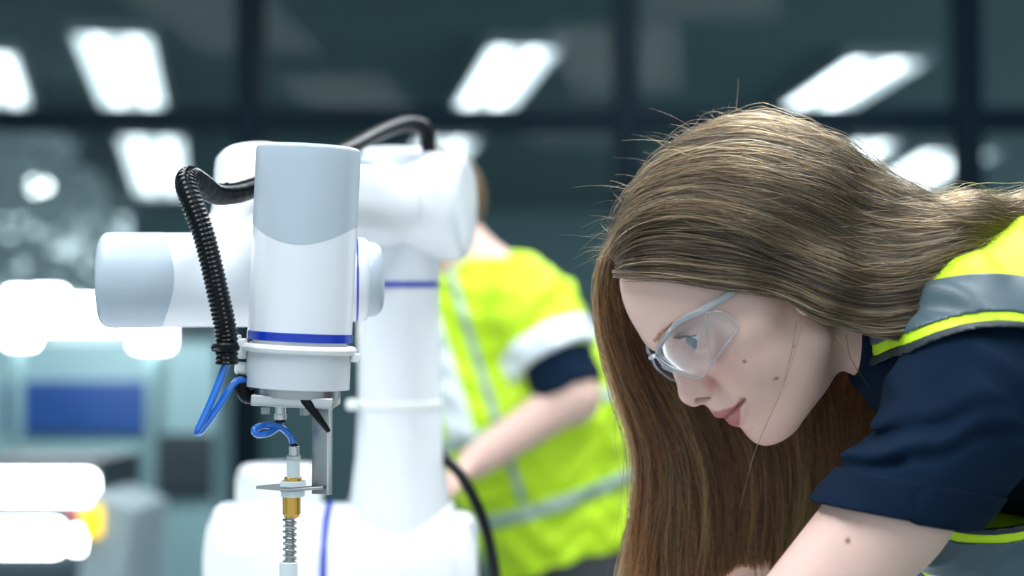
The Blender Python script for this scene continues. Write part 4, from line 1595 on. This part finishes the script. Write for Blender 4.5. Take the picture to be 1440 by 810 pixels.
lg = g[RNG.permutation(NG)[:70]] + np.array([1.0, 0.2, 0]) * (RNG.normal(0, 0.016, (70, 1)) * t_ ** 1.5 + 0.006 * np.sin(RNG.uniform(0, 6.28, (70, 1)) + t_ * RNG.uniform(5, 12, (70, 1))) * t_)[..., None]
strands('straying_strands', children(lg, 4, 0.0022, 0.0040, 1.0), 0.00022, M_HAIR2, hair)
# a few loose hairs across the cheek
loose = []
for path in ([(1128, 455, 1.345), (1110, 520, 1.35), (1085, 580, 1.36), (1060, 640, 1.37), (1040, 715, 1.385)], [(1120, 450, 1.345), (1112, 500, 1.348), (1100, 545, 1.352)],
             [(1190, 470, 1.35), (1195, 500, 1.352), (1210, 530, 1.36)], [(1175, 470, 1.35), (1200, 510, 1.355), (1222, 545, 1.37)], [(1125, 440, 1.345), (1118, 480, 1.345), (1095, 560, 1.352), (1070, 610, 1.36)]):
    loose.append(spline([at(*q) for q in path], 20))
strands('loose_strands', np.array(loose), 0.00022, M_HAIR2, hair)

# brows and lashes
br = []
NBR = 260
for s_ in (1, -1):
    a_ = RNG.uniform(0, 1, NBR)
    q = np.stack([np.full(NBR, 0.14), 0.013 + 0.043 * a_, 0.0385 + 0.0060 * np.sin(a_ * 2.2) - 0.0050 * a_ ** 3 + RNG.normal(0, 0.0014, NBR) * (1 - 0.7 * a_)], 1).astype(np.float32)
    for _ in range(60):
        q[:, 0] -= np.maximum(head_sdf(q) * 0.7, 0.00003)
    d_ = np.stack([-0.15 - 0.5 * a_, np.full(NBR, 0.9), 0.55 * (1 - a_) - 0.25 * a_], 1) * RNG.uniform(0.0045, 0.0075, (NBR, 1))
    tt = np.linspace(0, 1, 5)[None, :, None]
    pts = q[:, None] + d_[:, None] * tt + np.array([0.0010, 0.0004, 0.0002]) * (0.5 + np.sin(tt * math.pi))
    pts[..., 1] *= s_
    br += [to_world(k) for k in pts]
strands('eyebrows', np.array(br), 0.00020, M_BROW, woman)
la = []
for s_ in (1, -1):
    for i in range(90):
        a_ = random.uniform(0.06, 1.0)
        l_ = 0.0150 + 0.0300 * a_
        up_, lo_ = lid_curves(np.array([l_]))
        top = True
        u_ = up_[0] + 0.0010
        c_ = np.array(EYE)
        rr = 0.0137
        dx = rr ** 2 - (l_ - c_[1]) ** 2 - (u_ - c_[2]) ** 2
        q = np.array([c_[0] + math.sqrt(max(dx, 0.00002)), l_, u_])
        d_ = np.array([0.85, (a_ - 0.45) * 1.1, 0.05 if top else -0.5]) * (0.0085 if top else 0.0028) * random.uniform(0.7, 1.1)
        tt = np.linspace(0, 1, 6)[:, None]
        pts = q + d_ * tt + np.array([0, 0, 0.0042 if top else -0.0005]) * tt ** 2
        pts[:, 1] *= s_
        la.append(to_world(pts))
strands('eyelashes', np.array(la), 0.00022, M_LASH, woman)

# ------------------------------------------------------------------ safety glasses
M_LENS = clear_mat('clear_lens', haze=0.045, tint=(0.985, 0.995, 1.0), gloss=0.9, rough=0.05, ior=1.22)
M_LENSRIM = clear_mat('clear_plastic_edge', haze=0.20, tint=(0.97, 0.99, 1.0), gloss=1.0, rough=0.10, ior=1.5)  # white highlights along the edges put into the colour as haze
gl = thing('safety_glasses', 'clear wraparound safety glasses worn by the long-haired person', 'glasses', to_world((0.10, 0, 0.02)))


def off_skin(px, py, clear):
    """point on the sight line of a picture position standing clear of the skin by that much"""
    a, b = at(px, py, 1.1), at(px, py, 1.6)
    t = np.linspace(0, 1, 1600)[:, None]
    P = (a + (b - a) * t).astype(np.float32)
    d = head_sdf(to_local(P)) * HS
    i = int(np.argmax(d < clear))
    return to_local(P[i][None])[0]


def at_left(px, py, l):
    """point on the sight line at sideways distance l from the middle of the face"""
    a, b = at(px, py, 1.1), at(px, py, 1.7)
    t = np.linspace(0, 1, 3000)[:, None]
    Q = to_local((a + (b - a) * t).astype(np.float32))
    return Q[int(np.argmin(np.abs(Q[:, 1] - l)))]


N0 = at_left(922, 500, 0.007)
TOPL = [N0, off_skin(927, 486, 0.0040), off_skin(941, 468, 0.0040), off_skin(957, 453, 0.0045), off_skin(984, 441, 0.005), off_skin(1012, 438, 0.004), off_skin(1029, 447, 0.003), off_skin(1038, 458, 0.002)]
BOTL = [N0, at_left(932, 513, 0.014), at_left(955, 525, 0.024), at_left(980, 531, 0.035), at_left(991, 527, 0.041), at_left(1005, 507, 0.050), off_skin(1022, 484, 0.005), off_skin(1035, 467, 0.003), off_skin(1038, 458, 0.002)]
BARL = [off_skin(924, 492, 0.0045), off_skin(940, 467, 0.0050), off_skin(957, 451, 0.0055), off_skin(984, 437, 0.006), off_skin(1014, 421, 0.005), off_skin(1042, 403, 0.004), off_skin(1058, 389, 0.004)]
for s_ in (1, -1):
    mir = np.array([1, s_, 1.0])
    ns_, nu = 56, 16
    T, B = spline([q for q in TOPL], ns_ + 1), spline([q for q in BOTL], ns_ + 1)
    vs, fs = [], []
    for i in range(ns_ + 1):
        for j in range(nu + 1):
            w_ = j / nu
            q = B[i] * (1 - w_) + T[i] * w_
            bul = 4 * w_ * (1 - w_) * math.sin(math.pi * i / ns_)
            q = q + np.array([0.0010, 0.0030, 0]) * bul
            vs.append(to_world(q * mir))
    for i in range(ns_):
        for j in range(nu):
            a_ = i * (nu + 1) + j
            fs.append((a_, a_ + nu + 1, a_ + nu + 2, a_ + 1))
    lens = obj('lens', vs, fs, M_LENS, gl, True)
    md = lens.modifiers.new('thick', 'SOLIDIFY')
    md.thickness = 0.0015
    ring_ = np.vstack([T, B[::-1][1:-1]])
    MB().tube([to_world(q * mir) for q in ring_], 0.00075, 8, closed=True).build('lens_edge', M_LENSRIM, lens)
    rid = [to_world((B[34] * (1 - k) + T[40] * k + np.array([0.0022, 0.0022, 0]) * math.sin(math.pi * k)) * mir) for k in np.linspace(0, 1, 10)]
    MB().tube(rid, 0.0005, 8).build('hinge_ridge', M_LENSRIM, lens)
    arm = spline(BARL + [np.array([0.004, 0.0800, 0.028]), np.array([-0.018, 0.0800, 0.018]), np.array([-0.028, 0.0770, -0.004])], 70)
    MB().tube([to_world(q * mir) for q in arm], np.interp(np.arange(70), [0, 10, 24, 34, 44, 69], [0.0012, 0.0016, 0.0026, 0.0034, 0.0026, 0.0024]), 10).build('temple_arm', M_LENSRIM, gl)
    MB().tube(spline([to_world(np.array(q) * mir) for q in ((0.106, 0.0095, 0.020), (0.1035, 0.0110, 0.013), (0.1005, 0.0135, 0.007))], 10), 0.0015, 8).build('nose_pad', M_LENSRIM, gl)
nb_ = N0
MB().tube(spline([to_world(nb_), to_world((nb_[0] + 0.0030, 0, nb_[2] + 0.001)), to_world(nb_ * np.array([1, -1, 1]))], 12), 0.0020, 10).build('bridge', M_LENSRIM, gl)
adopt(gl)
adopt(woman)


# ------------------------------------------------------------------ the second person, behind the robot
D2 = 3.0
HM2 = frame(math.radians(24), math.radians(-6), 0).astype(np.float32)
HO2 = V(*at(606, 322, D2))
A_, B_, C_ = at(694, 450, D2), at(746, 590, D2), at(798, 775, D2)
NB2 = at(685, 400, D2)
SN2, SF2 = at(752, 440, D2 - 0.15), at(670, 432, D2 + 0.17)
EN2, EF2 = at(806, 556, D2 - 0.20), at(640, 560, D2 + 0.20)
HN2, HF2 = at(668, 650, D2 - 0.22), at(560, 650, D2 + 0.10)
AX2 = (C_ - A_) / np.linalg.norm(C_ - A_)
SD2 = np.cross(AX2, np.array([0, 1.0, 0]))
SD2 /= np.linalg.norm(SD2)
if SD2[0] < 0:
    SD2 = -SD2
AXA2 = (EN2 - SN2) / np.linalg.norm(EN2 - SN2)
AXB2 = (EF2 - SF2) / np.linalg.norm(EF2 - SF2)


def torso2(p):
    d = cone(p, A_, B_, 0.108, 0.152)
    d = smin(d, cone(p, B_, C_, 0.152, 0.118), 0.05)
    d = smin(d, cone(p, SN2, SF2, 0.055, 0.055), 0.05)
    return d


def body2(p):
    q = (p - HO2) @ HM2.T
    d = torso2(p)
    d = smin(d, cone(p, (np.array((-0.022, 0, -0.020)) @ HM2 + HO2), NB2, 0.052, 0.060), 0.04)
    d = smin(d, arm_sdf(p, SN2, EN2, HN2, (0.050, 0.046, 0.040, 0.027)), 0.02)
    d = smin(d, arm_sdf(p, SF2, EF2, HF2, (0.050, 0.046, 0.040, 0.027)), 0.02)
    d = smin(d, hand_sdf(p, HN2, EN2), 0.01)
    d = smin(d, hand_sdf(p, HF2, EF2), 0.01)
    near = np.linalg.norm(q, axis=1) < 0.22
    if near.any():
        d[near] = smin(head_sdf(q[near]), d[near], 0.018)
    return d


man = thing('person', 'person in yellow vest and navy sleeves bending behind the robot arm', 'person', (C_[0] + 0.02, C_[1], 0))
lo2 = np.array([HF2[0] - 0.2, D2 - 0.42, 0.95])
hi2 = np.array([EN2[0] + 0.2, D2 + 0.45, 1.80])
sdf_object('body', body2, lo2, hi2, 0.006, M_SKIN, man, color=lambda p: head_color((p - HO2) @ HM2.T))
M_HAIRB = mat('chestnut_hair', (0.13, 0.075, 0.035), 0.5, noise=0.4, nscale=90, bump=0.5, bscale=200)


def hair2(p):
    q = (p - HO2) @ HM2.T
    d = ell(q, (-0.010, 0, 0.046), (0.104, 0.084, 0.096))
    d = d - 0.0025 * np.sin(q[:, 0] * 260 + 4 * np.sin(q[:, 1] * 90)) * np.sin(q[:, 2] * 140)
    hl = -0.763 * q[:, 0] + 0.646 * q[:, 2] - 0.0012
    hl = np.where(q[:, 2] < 0, np.maximum(hl, -0.02 - q[:, 0] - 0.3 * np.clip(-q[:, 2], 0, 1)), hl)
    return np.maximum(d, -hl) * 0.8


sdf_object('hair', hair2, HO2 - 0.16, HO2 + 0.17, 0.005, M_HAIRB, man, 'short chestnut hair')


def shirt2(p):
    d = torso2(p) - 0.007
    a = cone(p, SN2, EN2, 0.064, 0.056)
    b = cone(p, SF2, EF2, 0.064, 0.056)
    a = np.maximum(a, (p - V(*SN2)) @ AXA2.astype(np.float32) - 0.150)
    b = np.maximum(b, (p - V(*SF2)) @ AXB2.astype(np.float32) - 0.150)
    return smin(smin(d, a, 0.02), b, 0.02) - fabric_noise(p, 1.2)


sdf_object('shirt', shirt2, lo2, hi2, 0.007, M_NAVY, man)


def vest2_solid(p):
    d = torso2(p) - 0.020
    a = np.maximum(cone(p, SN2, EN2, 0.073, 0.070), (p - V(*SN2)) @ AXA2.astype(np.float32) - 0.088)
    b = np.maximum(cone(p, SF2, EF2, 0.073, 0.070), (p - V(*SF2)) @ AXB2.astype(np.float32) - 0.088)
    d = smin(smin(d, a, 0.015), b, 0.015) - fabric_noise(p, 2.0)
    d = np.maximum(d, (p - V(*C_)) @ AX2.astype(np.float32) - 0.012)
    neck = cone(p, NB2 + (NB2 - A_) * 2, NB2, 0.068, 0.066)
    return smax(d, -neck, 0.006)


vest2 = sdf_object('vest', lambda p: np.maximum(vest2_solid(p), -(vest2_solid(p) + 0.018)), lo2, hi2, 0.007, M_HIVIS, man, 'yellow high-visibility vest with reflective stripes')
M_REFL2 = mat('reflective_pale', (0.36, 0.48, 0.40), 0.4, noise=0.1)
M_REFL3 = mat('reflective_bright', (0.78, 0.84, 0.88), 0.35, noise=0.08)


def strip(name, fn, m, lab):
    sdf_object(name, lambda p: np.maximum(np.abs(vest2_solid(p) + 0.003) - 0.008, fn(p)), lo2, hi2, 0.006, m, vest2, lab)


sA = lambda p: (p - V(*A_)) @ AX2.astype(np.float32)
sS = lambda p: (p - V(*A_)) @ SD2.astype(np.float32)
armc = lambda p: np.linalg.norm(p - V(*SN2) - ((p - V(*SN2)) @ AXA2.astype(np.float32))[:, None] * AXA2.astype(np.float32), axis=1)
for k_ in (0.318, 0.175):
    strip('reflective_band', lambda p, k_=k_: np.maximum(np.abs(sA(p) - k_) - 0.013, 0.085 - armc(p)), M_REFL2, 'grey reflective waist band')
strip('reflective_band', lambda p: np.maximum(np.abs((p - V(*SN2)) @ AXA2.astype(np.float32) - 0.068) - 0.022, armc(p) - 0.088), M_REFL3, 'bright reflective sleeve band')
strip('reflective_band', lambda p: np.maximum(np.maximum(np.abs(sS(p) + 0.108) - 0.024, sA(p) - 0.17), 0.085 - armc(p)), M_REFL3, 'bright reflective front strip')
strip('reflective_band', lambda p: np.maximum(np.maximum(np.abs(sS(p) + 0.045) - 0.008, sA(p) - 0.30), 0.085 - armc(p)), M_REFL2, 'grey reflective upright strip')
HIP2 = C_ + AX2 * 0.09
MF = [(HIP2[0] - 0.02, D2 - 0.10, 0.0), (HIP2[0] + 0.06, D2 + 0.10, 0.0)]
sdf_object('trousers', lambda p: np.maximum(smin(leg_sdf(p, HIP2, 1, MF, 0.095), ell(p, HIP2, (0.145, 0.165, 0.13)), 0.05), 0.04 - p[:, 2]), (HIP2[0] - 0.3, D2 - 0.35, 0), (HIP2[0] + 0.3, D2 + 0.35, 1.15), 0.014, M_TROUS, man)
for f_ in MF:
    sdf_object('shoe', lambda p: np.maximum(smin(ell(p, (f_[0] - 0.05, f_[1], 0.03), (0.14, 0.05, 0.042)), sph(p, (f_[0], f_[1], 0.06), 0.055), 0.03), 0.001 - p[:, 2]), (f_[0] - 0.25, f_[1] - 0.1, -0.03), (f_[0] + 0.15, f_[1] + 0.1, 0.15), 0.008, M_SHOE, man)
adopt(man)
